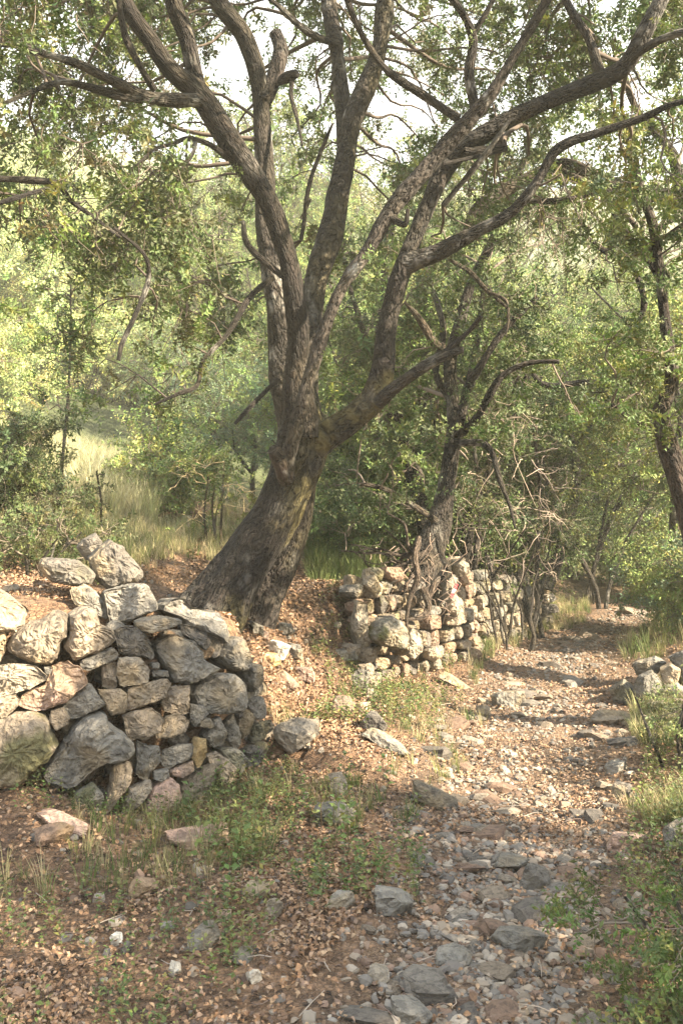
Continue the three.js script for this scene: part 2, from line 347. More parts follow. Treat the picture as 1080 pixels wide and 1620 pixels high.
// a loose rock: a body cut by random planes, weathered; half sizes 1, to be scaled
function rockGeo(r, o = {}) {
  const N = o.N ?? 7, planes = [], k = o.planes ?? 11, P = [], I = [], map = new Map(), off = r() * 70;
  for (let i = 0; i < k; i++) { const n = rand3(r).normalize(); planes.push([n, .62 + .34 * r()]); }
  for (const s of [-1, 1]) { planes.push([V(s, (r() - .5) * .5, (r() - .5) * .5).normalize(), .9]); planes.push([V((r() - .5) * .4, s, (r() - .5) * .4).normalize(), .8]); planes.push([V((r() - .5) * .5, (r() - .5) * .5, s).normalize(), .9]); }
  const vert = d => {
    const key = d.toArray().map(q => Math.round(q * 2000)).join();
    if (map.has(key)) return map.get(key);
    const n = d.clone().normalize(); let R = 1.35;
    for (const [q, c] of planes) { const e = q.dot(n); if (e > .05) R = Math.min(R, c / e); }
    const p = n.multiplyScalar(R), f = 2.2, am = o.amp ?? .06;
    p.addScaledVector(p.clone().normalize(), am * fbm(p.x * f + off, p.y * f, p.z * f, 3) + am * .5 * noise(p.x * 7 + off, p.y * 7, p.z * 7));
    map.set(key, P.length / 3); P.push(p.x, p.y, p.z); return P.length / 3 - 1;
  };
  for (let f = 0; f < 6; f++) for (let i = 0; i < N; i++) for (let j = 0; j < N; j++) {
    const g = (a, b) => { const u = Math.tan((a / N * 2 - 1) * Math.PI / 4), v = Math.tan((b / N * 2 - 1) * Math.PI / 4); return vert([V(1, u, v), V(-1, v, u), V(v, 1, u), V(u, -1, v), V(u, v, 1), V(v, u, -1)][f]); };
    const a = g(i, j), b = g(i + 1, j), c = g(i + 1, j + 1), d = g(i, j + 1); I.push(a, b, c, a, c, d);
  }
  return { P, I };
}
function rock(r, sx, sy, sz, o) { const { P, I } = rockGeo(r, o); for (let i = 0; i < P.length; i += 3) { P[i] *= sx; P[i + 1] *= sy; P[i + 2] *= sz; } return finishStone(P, I, o?.crease ?? .5); }

// the old wall on the left: every stone by its outline in the photograph, set at its own place on a curved, battered face
const wallA = thing('dry_stone_wall', 'tall collapsing dry stone wall of large weathered blocks at left, beside the big leaning tree', 'wall', V(-1.2, 0, -5.4));
const WALLD = [[-60, 4.8], [0, 4.98], [120, 5.12], [232, 5.38], [300, 5.55], [355, 5.78], [400, 6.1], [434, 6.6]];
function wallDepth(px, py) { let d = 6.6; for (let i = 0; i + 1 < WALLD.length; i++) if (px <= WALLD[i + 1][0]) { d = lerp(WALLD[i][1], WALLD[i + 1][1], (px - WALLD[i][0]) / (WALLD[i + 1][0] - WALLD[i][0])); break; } return d + .15 * clamp((1290 - py) / 330, 0, 1.2); }
const wallNormal = px => { const e = 12, a = at(px - e, 1100, wallDepth(px - e, 1100)), b = at(px + e, 1100, wallDepth(px + e, 1100)); return V(-(b.z - a.z), 0, b.x - a.x).normalize().lerp(V(0, 0, 1), .35).normalize(); };
let stoneSeed = 100;
function wallStone(parent, kind, list, o = {}) {
  const r = rng(stoneSeed++), pts = []; let cx = 0, cy = 0;
  for (let i = 0; i < list.length; i += 2) { cx += list[i]; cy += list[i + 1]; }
  cx /= list.length / 2; cy /= list.length / 2;
  const d = (o.depth ?? wallDepth(cx, cy)) + (o.back ?? 0) + (r() - .5) * .06, n = o.n ?? wallNormal(cx), c = at(cx, cy, d), u = V(n.z, 0, -n.x);
  for (let i = 0; i < list.length; i += 2) {
    const ray = at(list[i], list[i + 1], 1).sub(EYE), t = c.clone().sub(EYE).dot(n) / ray.dot(n), q = EYE.clone().addScaledVector(ray, t).sub(c);
    pts.push([q.dot(u), q.y]);
  }
  const xs = pts.map(q => q[0]), ys = pts.map(q => q[1]), T = o.T ?? clamp(.75 * Math.min(Math.max(...xs) - Math.min(...xs), Math.max(...ys) - Math.min(...ys)), .1, .34);
  const g = stoneColors(faceStone(pts, T, r, o), kind, r, o.moss ?? 0);
  const m = new THREE.Mesh(g, STONE); m.name = 'stone'; m.castShadow = m.receiveShadow = true;
  m.position.copy(c).sub(parent.position); m.rotation.y = Math.atan2(n.x, n.z); parent.add(m);
  return m;
}
const A = (kind, list, o) => wallStone(wallA, kind, list, o);
A('dark', [155, 869, 176, 853, 196, 864, 213, 884, 230, 907, 213, 922, 171, 933, 153, 916, 142, 884], { back: .45, T: .4 });
A('dark', [133, 853, 153, 842, 164, 858, 156, 871, 142, 888, 124, 866], { back: .75, T: .3 });
A('dark', [109, 884, 124, 887, 142, 898, 153, 911, 147, 924, 116, 929, 78, 920, 58, 896, 64, 882], { back: .5, T: .35, moss: .3 });
A('grey', [167, 935, 190, 929, 224, 921, 237, 925, 256, 965, 228, 975, 191, 988, 175, 990, 170, 960], { back: .2, T: .4, planes: [[-1.4, .1, .02]] });
A('grey', [111, 933, 136, 922, 156, 938, 175, 969, 169, 980, 156, 976, 140, 962, 118, 958], { back: .3 });
A('warm', [-60, 915, -20, 920, 0, 930, 22, 947, 48, 964, 38, 993, 20, 1002, -25, 993, -60, 990], { T: .4 });
A('warm', [44, 984, 62, 982, 87, 964, 104, 967, 110, 982, 107, 1007, 96, 1018, 91, 1040, 80, 1053, 53, 1051, 13, 1035, 11, 1024, 20, 1004], { T: .4 });
A('warm', [111, 982, 113, 971, 133, 958, 153, 964, 159, 987, 178, 993, 188, 1013, 169, 1027, 133, 1042, 116, 1044, 102, 1024, 111, 1000], { T: .36 });
A('grey', [127, 1047, 160, 1033, 178, 1024, 188, 1033, 187, 1042, 162, 1053, 142, 1062, 131, 1060]);
A('warm', [-60, 990, 0, 995, 13, 1009, 9, 1040, 0, 1058, -60, 1060]);
A('pale', [-60, 1060, -25, 1058, 0, 1053, 27, 1051, 56, 1053, 76, 1071, 75, 1079, 44, 1090, 0, 1103, -60, 1105]);
A('grey', [69, 1055, 84, 1058, 82, 1069, 73, 1067]);
A('pink', [84, 1053, 107, 1047, 127, 1056, 141, 1073, 135, 1087, 122, 1097, 103, 1115, 75, 1122, 60, 1124, 29, 1122, 33, 1097, 73, 1083], { planes: [[-1.1, .2, .04]] });
A('warm', [100, 1119, 111, 1137, 109, 1146, 89, 1158, 78, 1143, 80, 1125], { back: .06 });
A('grey', [140, 1079, 151, 1090, 168, 1114, 156, 1123, 133, 1134, 113, 1139, 100, 1119, 124, 1097], { planes: [[-.7, -.7, .06]] });
A('warm', [-60, 1105, 0, 1104, 27, 1099, 33, 1108, 29, 1119, 13, 1134, 0, 1138, -60, 1140]);
A('warm', [-60, 1142, -25, 1140, 9, 1137, 27, 1128, 62, 1132, 78, 1146, 83, 1168, 89, 1186, 76, 1208, 53, 1223, 31, 1243, 13, 1252, -25, 1256, -60, 1250], { T: .4, moss: .75 });
A('grey', [142, 1134, 167, 1128, 173, 1143, 196, 1159, 216, 1181, 213, 1199, 184, 1208, 171, 1205, 147, 1221, 131, 1237, 111, 1248, 78, 1241, 69, 1226, 100, 1188, 127, 1148], { T: .42, back: -.06, planes: [[-1.1, -.75, .05], [.15, .2, .12]] });
A('warm', [155, 1092, 171, 1092, 193, 1090, 204, 1099, 198, 1128, 178, 1134, 171, 1123, 167, 1114]);
A('warm', [202, 1090, 239, 1079, 265, 1074, 272, 1081, 265, 1104, 239, 1113, 223, 1120, 200, 1127]);
A('pale', [187, 1041, 200, 1040, 225, 1041, 238, 1060, 237, 1078, 216, 1085, 190, 1087, 186, 1065]);
A('warm', [161, 1055, 184, 1045, 186, 1087, 178, 1092, 163, 1086], { back: .05 });
A('dark', [183, 995, 200, 990, 223, 993, 239, 1011, 246, 1032, 244, 1048, 226, 1040, 200, 1039, 188, 1033, 185, 1010], { back: .08 });
A('grey', [215, 983, 258, 974, 290, 981, 289, 988, 265, 995, 235, 1003, 220, 998], { T: .3 });
A('grey', [258, 965, 276, 946, 293, 944, 306, 960, 350, 969, 362, 997, 360, 1025, 340, 1010, 300, 992, 290, 980, 272, 972], { back: .22, T: .45, planes: [[0, 1.3, .03]] });
A('dark', [290, 986, 330, 997, 360, 1016, 357, 1034, 339, 1039, 316, 1025, 300, 1011, 286, 1002], { back: .16 });
A('grey', [249, 1020, 276, 1004, 297, 1009, 325, 1032, 323, 1043, 330, 1048, 357, 1053, 339, 1067, 304, 1083, 274, 1080, 272, 1064, 253, 1039], { T: .36 });
A('grey', [360, 1016, 383, 1006, 399, 1043, 392, 1060, 378, 1064, 362, 1057, 353, 1039], { T: .34 });
A('grey', [390, 1055, 408, 1048, 411, 1080, 399, 1097, 390, 1078], { T: .3 });
A('grey', [309, 1100, 325, 1078, 371, 1066, 392, 1083, 394, 1108, 381, 1127, 343, 1131, 320, 1123], { T: .38, back: -.05, planes: [[-1.2, .1, .05]] });
A('warm', [266, 1085, 302, 1084, 300, 1130, 279, 1132, 262, 1125, 255, 1112], { planes: [[-.9, -.4, .05]] });
A('grey', [241, 1060, 267, 1062, 269, 1071, 243, 1071]);
A('grey', [241, 1049, 253, 1049, 252, 1058, 240, 1057]);
A('warm', [196, 1133, 218, 1125, 243, 1121, 260, 1136, 256, 1157, 235, 1170, 204, 1171, 197, 1150]);
A('warm', [262, 1134, 288, 1129, 301, 1141, 295, 1160, 267, 1169, 242, 1169, 256, 1157]);
A('grey', [302, 1113, 323, 1116, 331, 1129, 316, 1143, 309, 1151, 302, 1140]);
A('grey', [318, 1141, 332, 1136, 341, 1148, 332, 1153, 318, 1150]);
A('grey', [339, 1139, 348, 1134, 360, 1157, 357, 1176, 339, 1183, 325, 1166, 337, 1153]);
A('grey', [360, 1141, 371, 1129, 383, 1162, 381, 1180, 362, 1173]);
A('dark', [378, 1132, 392, 1120, 404, 1134, 397, 1160, 385, 1171, 380, 1153]);
A('grey', [397, 1106, 418, 1102, 422, 1120, 420, 1136, 404, 1139, 394, 1118]);
A('dark', [404, 1146, 431, 1139, 434, 1153, 418, 1169, 399, 1176, 401, 1160], { moss: .3 });
A('grey', [348, 1185, 376, 1183, 388, 1194, 399, 1204, 383, 1227, 371, 1215, 357, 1199], { moss: .4 });
A('dark', [390, 1190, 422, 1171, 427, 1185, 413, 1204, 397, 1217, 385, 1227, 394, 1201], { moss: .4 });
A('grey', [216, 1171, 235, 1180, 253, 1180, 257, 1204, 239, 1222, 237, 1236, 214, 1227, 218, 1199]);
A('grey', [258, 1190, 288, 1178, 309, 1178, 304, 1199, 265, 1217, 256, 1213]);
A('ochre', [311, 1166, 327, 1169, 327, 1199, 313, 1217, 306, 1199], { back: -.06 });
A('pink', [269, 1220, 306, 1204, 309, 1220, 288, 1231, 272, 1227]);
A('grey', [244, 1222, 267, 1217, 269, 1229, 256, 1238, 244, 1234]);
A('pink', [242, 1247, 269, 1231, 286, 1241, 290, 1278, 265, 1290, 235, 1300, 228, 1282]);
A('warm', [290, 1238, 325, 1217, 343, 1208, 339, 1241, 327, 1261, 302, 1275, 290, 1272, 287, 1252]);
A('warm', [327, 1197, 348, 1190, 376, 1217, 371, 1245, 348, 1250, 341, 1222]);
A('warm', [178, 1212, 209, 1203, 213, 1217, 207, 1239, 189, 1266, 164, 1296, 160, 1283, 176, 1248]);
A('pale', [205, 1250, 239, 1234, 242, 1250, 228, 1268, 209, 1286, 190, 1290, 196, 1270]);
A('grey', [124, 1254, 151, 1239, 167, 1261, 160, 1283, 133, 1296, 124, 1283, 113, 1278], { moss: .7 });
A('grey', [300, 1276, 335, 1262, 372, 1248, 380, 1262, 340, 1285, 305, 1290], { back: .1 });
A('grey', [356, 1205, 372, 1216, 384, 1230, 372, 1248, 350, 1240], { back: .14 });
A('dark', [240, 1290, 300, 1278, 300, 1305, 235, 1310], { back: .05 });
{ // smaller filling stones seen deep in the joints, behind the face
  const r = rng(77);
  for (let k = 0; k < 60; k++) { const x = lerp(-20, 425, r()), y = lerp(x < 150 ? 985 : x < 250 ? 990 : lerp(1000, 1050, (x - 250) / 180), x > 380 ? 1190 : 1260, r()), s = 13 + 12 * r(), l = []; for (let i = 0; i < 7; i++) { const a = -i / 7 * 6.283; l.push(x + Math.cos(a) * s * (.7 + .5 * r()), y + Math.sin(a) * s * (.6 + .4 * r())); } A(['dark', 'grey', 'brown'][k % 3], l, { back: .2, T: .14, M: 16 }); }
  // the wall goes on past the edge of the picture
  for (let k = 0; k < 26; k++) { const x = -85 - (k % 6) * 62 - 20 * r(), y = 1230 - Math.floor(k / 6) * 72 + 14 * r(), s = 36, l = []; for (let i = 0; i < 8; i++) { const a = -i / 8 * 6.283 + .3; l.push(x + Math.cos(a) * s * (.8 + .3 * r()), y + Math.sin(a) * s * (.85 + .3 * r())); } A(['warm', 'grey', 'pale'][k % 3], l, { depth: 4.75 + (x + 85) * .0006 }); }
}

// the second wall beyond the breach, laid in rough courses of small stones
function coursedWall(t, plan, base, top, seed, o = {}) {           // plan: [x, z] from left to right as seen
  const r = rng(seed); let L = 0; const seg = [];
  for (let i = 0; i + 1 < plan.length; i++) { const l = Math.hypot(plan[i + 1][0] - plan[i][0], plan[i + 1][1] - plan[i][1]); seg.push([L, l]); L += l; }
  const where = s => { let i = 0; while (i + 1 < seg.length && s > seg[i][0] + seg[i][1]) i++; const q = clamp((s - seg[i][0]) / seg[i][1]), a = plan[i], b = plan[i + 1]; return { x: lerp(a[0], b[0], q), z: lerp(a[1], b[1], q), a: Math.atan2(-(b[1] - a[1]), b[0] - a[0]) }; };
  let y = 0;
  while (y < 2) {
    const hRow = (o.h ?? .15) * (.7 + .75 * r()); let s = -.1 * r(), any = false;
    while (s < L) {
      const w = (o.w ?? .19) * (.5 + 1.5 * r() * r() + .2 * r()), m = s + w / 2, q = where(clamp(m, 0, L)), y0 = base(m / L), y1 = top(m / L) + .1 * (r() - .5);
      if (y0 + y + hRow * .6 < y1) {
        any = true;
        const hh = hRow * (.8 + .35 * r()), p = [], n = 8;
        for (let i = 0; i < n; i++) { const a = (i + .3 * r()) / n * 6.283, ca = Math.cos(a), sa = Math.sin(a), k = 1 / Math.pow(Math.pow(Math.abs(ca), 3.5) + Math.pow(Math.abs(sa), 3.5), 1 / 3.5) * (.84 + .2 * r()); const j = .78 + .4 * r(); p.push([ca * k * j * w / 2, sa * k * j * hh / 2]); }
        const kind = (o.kinds ?? ['warm', 'grey', 'brown', 'warm', 'dark'])[Math.floor(r() * 5)], T = Math.min(.24, w);
        const g = stoneColors(faceStone(p, T, r, { M: 24, shrink: 1.02 }), kind, r, r() < .2 ? .5 : 0), mesh = new THREE.Mesh(g, STONE);
        mesh.name = 'stone'; mesh.castShadow = mesh.receiveShadow = true;
        const nx = Math.sin(q.a), nz = Math.cos(q.a), out = .14 * (r() - .5) - y * .1;
        mesh.position.set(q.x + nx * out, y0 + y + hRow / 2, q.z + nz * out).sub(t.position); mesh.rotation.set((r() - .5) * .2, q.a + (r() - .5) * .7, (r() - .5) * .4);
        t.add(mesh);
      }
      s += w;
    }
    y += hRow * .95; if (!any) break;
  }
}
const wallB = thing('dry_stone_wall', 'smaller rough stone wall with tree roots hanging over it and a red and white painted mark', 'wall', V(.9, .2, -10));
coursedWall(wallB, [[.28, -9.12], [.42, -9.4], [.93, -10.05], [1.62, -10.95], [1.75, -11.5]], s => .1 + .12 * s, s => 1.3 + .12 * Math.sin(s * 9) + (s > .55 && s < .9 ? .16 : 0), 501, { w: .2, h: .15 });
const B = (kind, list, d, o = {}) => wallStone(wallB, kind, list, { depth: d, n: V(.35, 0, .94).normalize(), ...o });
B('pale', [580, 897, 592, 905, 604, 935, 596, 945, 578, 925], 9.3, { T: .2 });
B('warm', [552, 908, 576, 915, 582, 940, 566, 955, 550, 935], 9.35, { T: .25 });
B('pale', [566, 950, 584, 955, 580, 990, 588, 1020, 572, 1035, 560, 1000], 9.1, { T: .3 });
B('grey', [588, 1005, 600, 985, 620, 975, 640, 985, 652, 1005, 640, 1030, 610, 1024, 592, 1012], 9.2, { T: .5, moss: .9, back: -.15 });
B('pale', [640, 1015, 655, 990, 668, 1000, 670, 1030, 655, 1045, 642, 1035], 9.5, { T: .2 });
B('pale', [710, 945, 722, 938, 734, 950, 736, 968, 722, 976, 708, 965], 10.35, { T: .22 });
B('warm', [706, 975, 725, 972, 740, 968, 738, 985, 722, 990, 708, 990], 10.4, { T: .2 });
B('pale', [722, 895, 735, 880, 742, 890, 742, 908, 728, 912], 10.55, { T: .2 });
B('grey', [650, 925, 672, 920, 676, 945, 660, 955, 650, 945], 10.0, { T: .2 });
B('pale', [676, 1030, 690, 1022, 698, 1035, 688, 1048, 676, 1042], 9.8, { T: .2 });
B('warm', [544, 1022, 552, 1018, 572, 1020, 566, 1045, 548, 1048], 9.0, { T: .3 });
{ // the painted trail mark, red - white - red, on its own stone
  const n = V(.3, 0, .95).normalize(), s = B('grey', [697, 960, 703, 930, 716, 908, 726, 912, 722, 935, 712, 958], 10.3, { T: .2, n });
  const strip = (y0, y1, col) => { const g = new THREE.BoxGeometry(.045, y1 - y0, .006, 3, 3, 1), p = g.attributes.position; for (let i = 0; i < p.count; i++) { p.setX(i, p.getX(i) + .012 * noise(p.getY(i) * 40, y0 * 9, p.getX(i) * 30)); } g.translate(0, (y0 + y1) / 2, .1); const m = new THREE.Mesh(g, new THREE.MeshStandardMaterial({ color: new THREE.Color().setRGB(...col), roughness: .8 })); m.name = 'trail_mark'; m.rotation.z = -.45; m.position.set(0, 0, -.012); s.add(m); };
  strip(-.09, -.035, [.34, .035, .045]); strip(-.035, .02, [.5, .46, .43]); strip(.02, .085, [.34, .035, .045]);
}
// the far bank, a slumped wall, and the low wall on the right of the path
const wallC = thing('dry_stone_wall', 'slumped stone bank half hidden by dead twigs, left of the far path', 'wall', V(2.4, .4, -12.8));
coursedWall(wallC, [[1.85, -11.75], [2.5, -12.95], [3.1, -14.1], [3.55, -14.9]], s => .22 + .1 * s, s => 1.32 + .1 * Math.sin(s * 14) - .15 * s, 733, { w: .26, h: .15, kinds: ['warm', 'grey', 'dark', 'warm', 'pale'] });
const wallD = thing('dry_stone_wall', 'low tumbled wall of grey blocks along the right edge of the path', 'wall', V(3, .2, -8.4));
{
  const D = (kind, list, d, o = {}) => wallStone(wallD, kind, list, { depth: d, n: V(-.35, 0, .94).normalize(), ...o });
  D('grey', [1056, 1040, 1085, 1028, 1130, 1035, 1130, 1062, 1070, 1064], 8.6, { T: .4 });
  D('warm', [1042, 1058, 1060, 1050, 1076, 1060, 1072, 1085, 1048, 1086], 8.5, { T: .35 });
  D('grey', [1006, 1072, 1030, 1062, 1046, 1080, 1044, 1108, 1012, 1112, 998, 1095], 8.4, { T: .4 });
  D('grey', [1040, 1090, 1070, 1082, 1090, 1095, 1085, 1118, 1050, 1120], 8.3, { T: .35 });
  D('grey', [1074, 1066, 1110, 1060, 1140, 1075, 1135, 1110, 1090, 1112], 8.4, { T: .35 });
  D('dark', [962, 1090, 985, 1076, 1002, 1090, 998, 1114, 970, 1116], 8.6, { T: .35, moss: .3 });
  D('grey', [1000, 1050, 1035, 1040, 1055, 1050, 1040, 1066, 1005, 1070], 9.0, { T: .4 });
  D('dark', [1020, 1112, 1060, 1108, 1075, 1130, 1030, 1135], 8.1, { T: .3, moss: .4 });
  D('grey', [1085, 1115, 1130, 1110, 1140, 1140, 1090, 1145], 8.0, { T: .3 });
}

// single rocks and slabs, each where it lies: base pixel, width and height in pixels, depth as a share of the width
function looseRock(label, kind, px, py, w, h, o = {}) {
  const p = o.d ? at(px, py, o.d) : groundHit(px, py), k = -p.z / FPX, r = rng(3000 + Math.round(px * 7 + py * 13));
  const g = stoneColors(rock(r, w * k / 2, h * k / 2, w * k / 2 * (o.deep ?? .8), { N: 8, planes: o.planes ?? 10, amp: .05 }), kind, r, o.moss ?? 0);
  const m = new THREE.Mesh(g, STONE); m.name = numbered(o.name ?? 'rock'); m.castShadow = m.receiveShadow = true;
  m.position.copy(p).add(V(0, h * k * (o.lift ?? .3), 0)); m.rotation.set(o.rx ?? (r() - .5) * .3, o.ry ?? (r() - .5) * .8, o.rz ?? (r() - .5) * .2);
  scene.add(m); return tag(m, label, o.name === 'stone_slab' ? 'stone slab' : 'rock');
}
const SL = 'stone_slab';
looseRock('flat pinkish slab tilted at the foot of the left wall', 'pink', 98, 1306, 92, 22, { name: SL, rz: -.3, deep: .5 });
looseRock('dark block under the tilted slab at the foot of the left wall', 'brown', 85, 1332, 62, 36);
looseRock('broad pinkish slab lying in weeds below the right end of the left wall', 'pink', 312, 1335, 100, 34, { name: SL, deep: .7, rz: -.06 });
looseRock('squarish brown rock alone among the dry leaves', 'brown', 226, 1418, 48, 40);
looseRock('pale rounded rock in the weeds, left of a matching pale rock', 'pale', 406, 1425, 46, 36);
looseRock('pale upright rock just right of another pale rock in the weeds', 'pale', 434, 1452, 26, 42);
looseRock('grey hump of rock half sunk in brown leaves', 'grey', 322, 1495, 58, 38);
looseRock('small white stone on the dark leaves at lower left', 'white', 276, 1545, 20, 28);
looseRock('tan stone beside the grey hump of rock', 'pink', 354, 1462, 24, 28);
looseRock('small pale stone below the grey hump of rock', 'white', 404, 1552, 22, 26);
looseRock('grey stone half buried right of the grey hump of rock', 'grey', 384, 1520, 44, 24);
looseRock('small white stone at lower left near the green shoots', 'white', 184, 1494, 22, 22);
looseRock('pale block leaning at the foot of the leafy slope, right of the wall end', 'pale', 534, 1258, 30, 50, { rz: .3, deep: .6 });
looseRock('shaded grey boulder behind the tall weeds', 'grey', 530, 1302, 68, 46);
looseRock('grey angular boulder by the path edge beyond the weeds', 'grey', 624, 1446, 66, 50);
looseRock('blue grey rock beneath the weeds left of the path', 'grey', 540, 1440, 44, 40);
looseRock('dark angular slab with a sharp edge beside the leafy path', 'dark', 688, 1278, 78, 40, { name: SL, rz: -.35, deep: .6 });
looseRock('long grey plank-like slab lying down the slope', 'grey', 608, 1186, 88, 22, { name: SL, rz: -.55, deep: .35, lift: .5 });
looseRock('dark wedge of rock above the long plank-like slab', 'dark', 592, 1160, 44, 44, { rz: -.3 });
looseRock('dark pointed rock on the slope below the breach', 'brown', 542, 1128, 40, 40, { rz: -.5 });
looseRock('wide bluish flat rock at the foot of the breach beside the wall end', 'pale', 468, 1180, 74, 46, { name: SL, deep: .9, rx: .5 });
looseRock('bright white sunlit rock below the leaning trunk', 'white', 440, 1040, 36, 34, { rz: -.3 });
looseRock('mossy stone left of the bright white rock under the trunk', 'grey', 404, 1002, 26, 28);
looseRock('dark square stone above the bright white rock', 'dark', 452, 1008, 24, 26);
looseRock('small pink stone above left of the bright white rock', 'pink', 416, 1012, 22, 20);
looseRock('grey stone right of the bright white rock', 'grey', 466, 1040, 28, 30);
looseRock('ochre stone just below the bright white rock', 'ochre', 430, 1052, 28, 24);
looseRock('tan stone lowest of the heap under the trunk', 'pink', 480, 1076, 40, 26);
looseRock('brown slab tilted down the slope below the heap', 'brown', 452, 1082, 50, 20, { name: SL, rz: -.6, deep: .5 });
looseRock('small pale stone alone on the leafy slope of the breach', 'pale', 532, 994, 16, 12);
looseRock('grey oblong block at the top of the collapsed wall end', 'grey', 546, 1046, 46, 26, { deep: .6 });
looseRock('tall grey block in the collapsed wall end', 'grey', 570, 1092, 40, 46);
looseRock('pale pointed stone low in the collapsed wall end', 'pale', 588, 1108, 22, 28);
looseRock('pink stone at the bottom of the collapsed wall end', 'pink', 574, 1124, 26, 18);
looseRock('pair of flat slabs, the upper one, at the left edge of the path', 'warm', 722, 1086, 60, 14, { name: SL, rz: -.45, deep: .5 });
looseRock('grey block with a shadowed face on the left of the path', 'grey', 806, 1120, 52, 36);
looseRock('tan block below the flat slabs at the left edge of the path', 'warm', 764, 1134, 24, 24);
looseRock('thin slab at the left edge of the path below the tan block', 'warm', 768, 1116, 36, 10, { name: SL, rz: -.4 });
looseRock('flat tan stone on the right of the path before the low wall', 'warm', 966, 1142, 62, 24, { name: SL, deep: .8 });
looseRock('grey tilted rock at the grassy right edge of the path', 'grey', 976, 1224, 40, 30);
looseRock('dark low rock below the grey tilted rock on the right edge', 'dark', 982, 1262, 34, 26);
looseRock('large pinkish slab in the right verge of the path', 'pink', 990, 1345, 72, 40, { name: SL, deep: .7, rz: -.1 });
looseRock('grey boulder cut by the right edge of the picture', 'grey', 1072, 1340, 56, 60);
looseRock('upright dark grey block standing in the gravel of the path', 'dark', 844, 1408, 50, 52, { deep: .7 });
looseRock('long half buried slab across the gravel of the path', 'grey', 818, 1500, 96, 36, { name: SL, rz: -.12, deep: .45 });
looseRock('smooth grey slab at the left of the gravel', 'grey', 722, 1524, 70, 30, { name: SL, deep: .5 });
looseRock('brown long block near the right edge of the gravel', 'pink', 924, 1398, 40, 26, { rz: -.5, deep: .5 });
looseRock('wide flat grey stone at the top of the grey gravel', 'grey', 806, 1372, 66, 22, { name: SL });
looseRock('broad grey stone half buried at the bottom edge left of the path', 'grey', 650, 1616, 70, 40);
looseRock('low pale stone in litter at the bottom of the picture', 'pale', 600, 1550, 42, 26);
looseRock('small white stone on the leafy crest behind the left wall', 'white', 296, 826, 16, 14);
looseRock('white stone among grass at the far left, above the wall', 'pale', 18, 938, 26, 18);

// gravel of the path: the largest stones one by one, the rest as one mass
{
  const r = rng(901), shapes = [], cols = [[.165, .15, .13], [.21, .172, .13], [.115, .103, .09], [.175, .118, .085], [.26, .225, .18]];
  for (let k = 0; k < 10; k++) { const { P, I } = rockGeo(r, { N: 2, planes: 7, amp: .05 }); shapes.push(finishStone(P, I, .35)); }
  const base = shapes.map(g => { const p = g.attributes.position.count, c = new Float32Array(p * 3).fill(1); const h = g.clone(); h.setAttribute('color', new THREE.BufferAttribute(c, 3)); return h; });
  const mats = cols.map((c, i) => { const m = STONE.clone(); m.vertexColors = false; m.color.setRGB(...c); m.map = withRepeat(stoneMap, .8); m.bumpScale = .004; m.name = 'path stone ' + 'abcde'[i]; return m; });
  const plain = STONE.clone(); plain.map = null; plain.bumpMap = null; plain.name = 'gravel';
  const spot = big => {
    for (;;) {
      const d = 1.9 + 15 * Math.pow(r(), big ? 2.1 : 1.5), [c, w] = pathAt(d), o = (r() + r() + r() - 1.5) / 1.5 * 1.9, x = c + o * w;
      const dens = Math.exp(-o * o * 1.1) * (d < 5.2 ? 1 : .6 + .3 * noise(x * 2, d * 2, 4)) * (o > .8 && d < 4.6 ? .4 : 1);
      if (r() < dens) return [x, -d];
    }
  };
  for (let k = 0; k < 300; k++) {
    const [x, z] = spot(true), s = (.026 + .062 * Math.pow(r(), 1.9)) * (1 + .05 * -z), m = new THREE.Mesh(shapes[k % 10], mats[Math.floor(Math.pow(r(), 1.3) * 5)]);
    m.name = 'stone'; m.scale.set(s * (.9 + .8 * r()), s * (.35 + .35 * r()), s * (.8 + .4 * r())); m.position.set(x, height(x, z) + s * .05, z); m.rotation.set((r() - .5) * .6, r() * 6.28, (r() - .5) * .6); m.castShadow = m.receiveShadow = true; path.add(m);
  }
  const lists = base.map(() => []);
  for (let k = 0; k < 15000; k++) {
    const [x, z] = spot(false), s = .006 + .02 * Math.pow(r(), 2.6) + (r() < .08 ? .014 : 0), c = cols[Math.floor(r() * 5)], v = .75 + .5 * r();
    _q.setFromEuler(new THREE.Euler((r() - .5) * .9, r() * 6.28, (r() - .5) * .9));
    lists[k % 10].push({ m: new THREE.Matrix4().compose(V(x, height(x, z) + s * .1, z), _q.clone(), V(s * (.9 + .5 * r()), s * (.5 + .4 * r()), s)), c: c.map(q => q * v) });
  }
  // stray bits over the leafy slopes
  for (let k = 0; k < 5200; k++) {
    const z = -2 - 11 * Math.pow(r(), 1.3), x = -2.8 - z * -.02 + r() * (5.5 - z * .25), e = edgeInfo(x, z); if (e.s > 0 && e.s < .5) continue;
    const s = .006 + .03 * Math.pow(r(), 4), v = .7 + .4 * r();
    _q.setFromEuler(new THREE.Euler(r(), r() * 6.28, r()));
    lists[k % 10].push({ m: new THREE.Matrix4().compose(V(x, height(x, z) + s * .2, z), _q.clone(), V(s * 1.2, s * .7, s)), c: cols[k % 5].map(q => q * v) });
  }
  lists.forEach((l, i) => instanced('gravel', base[i], plain, l, path));
}

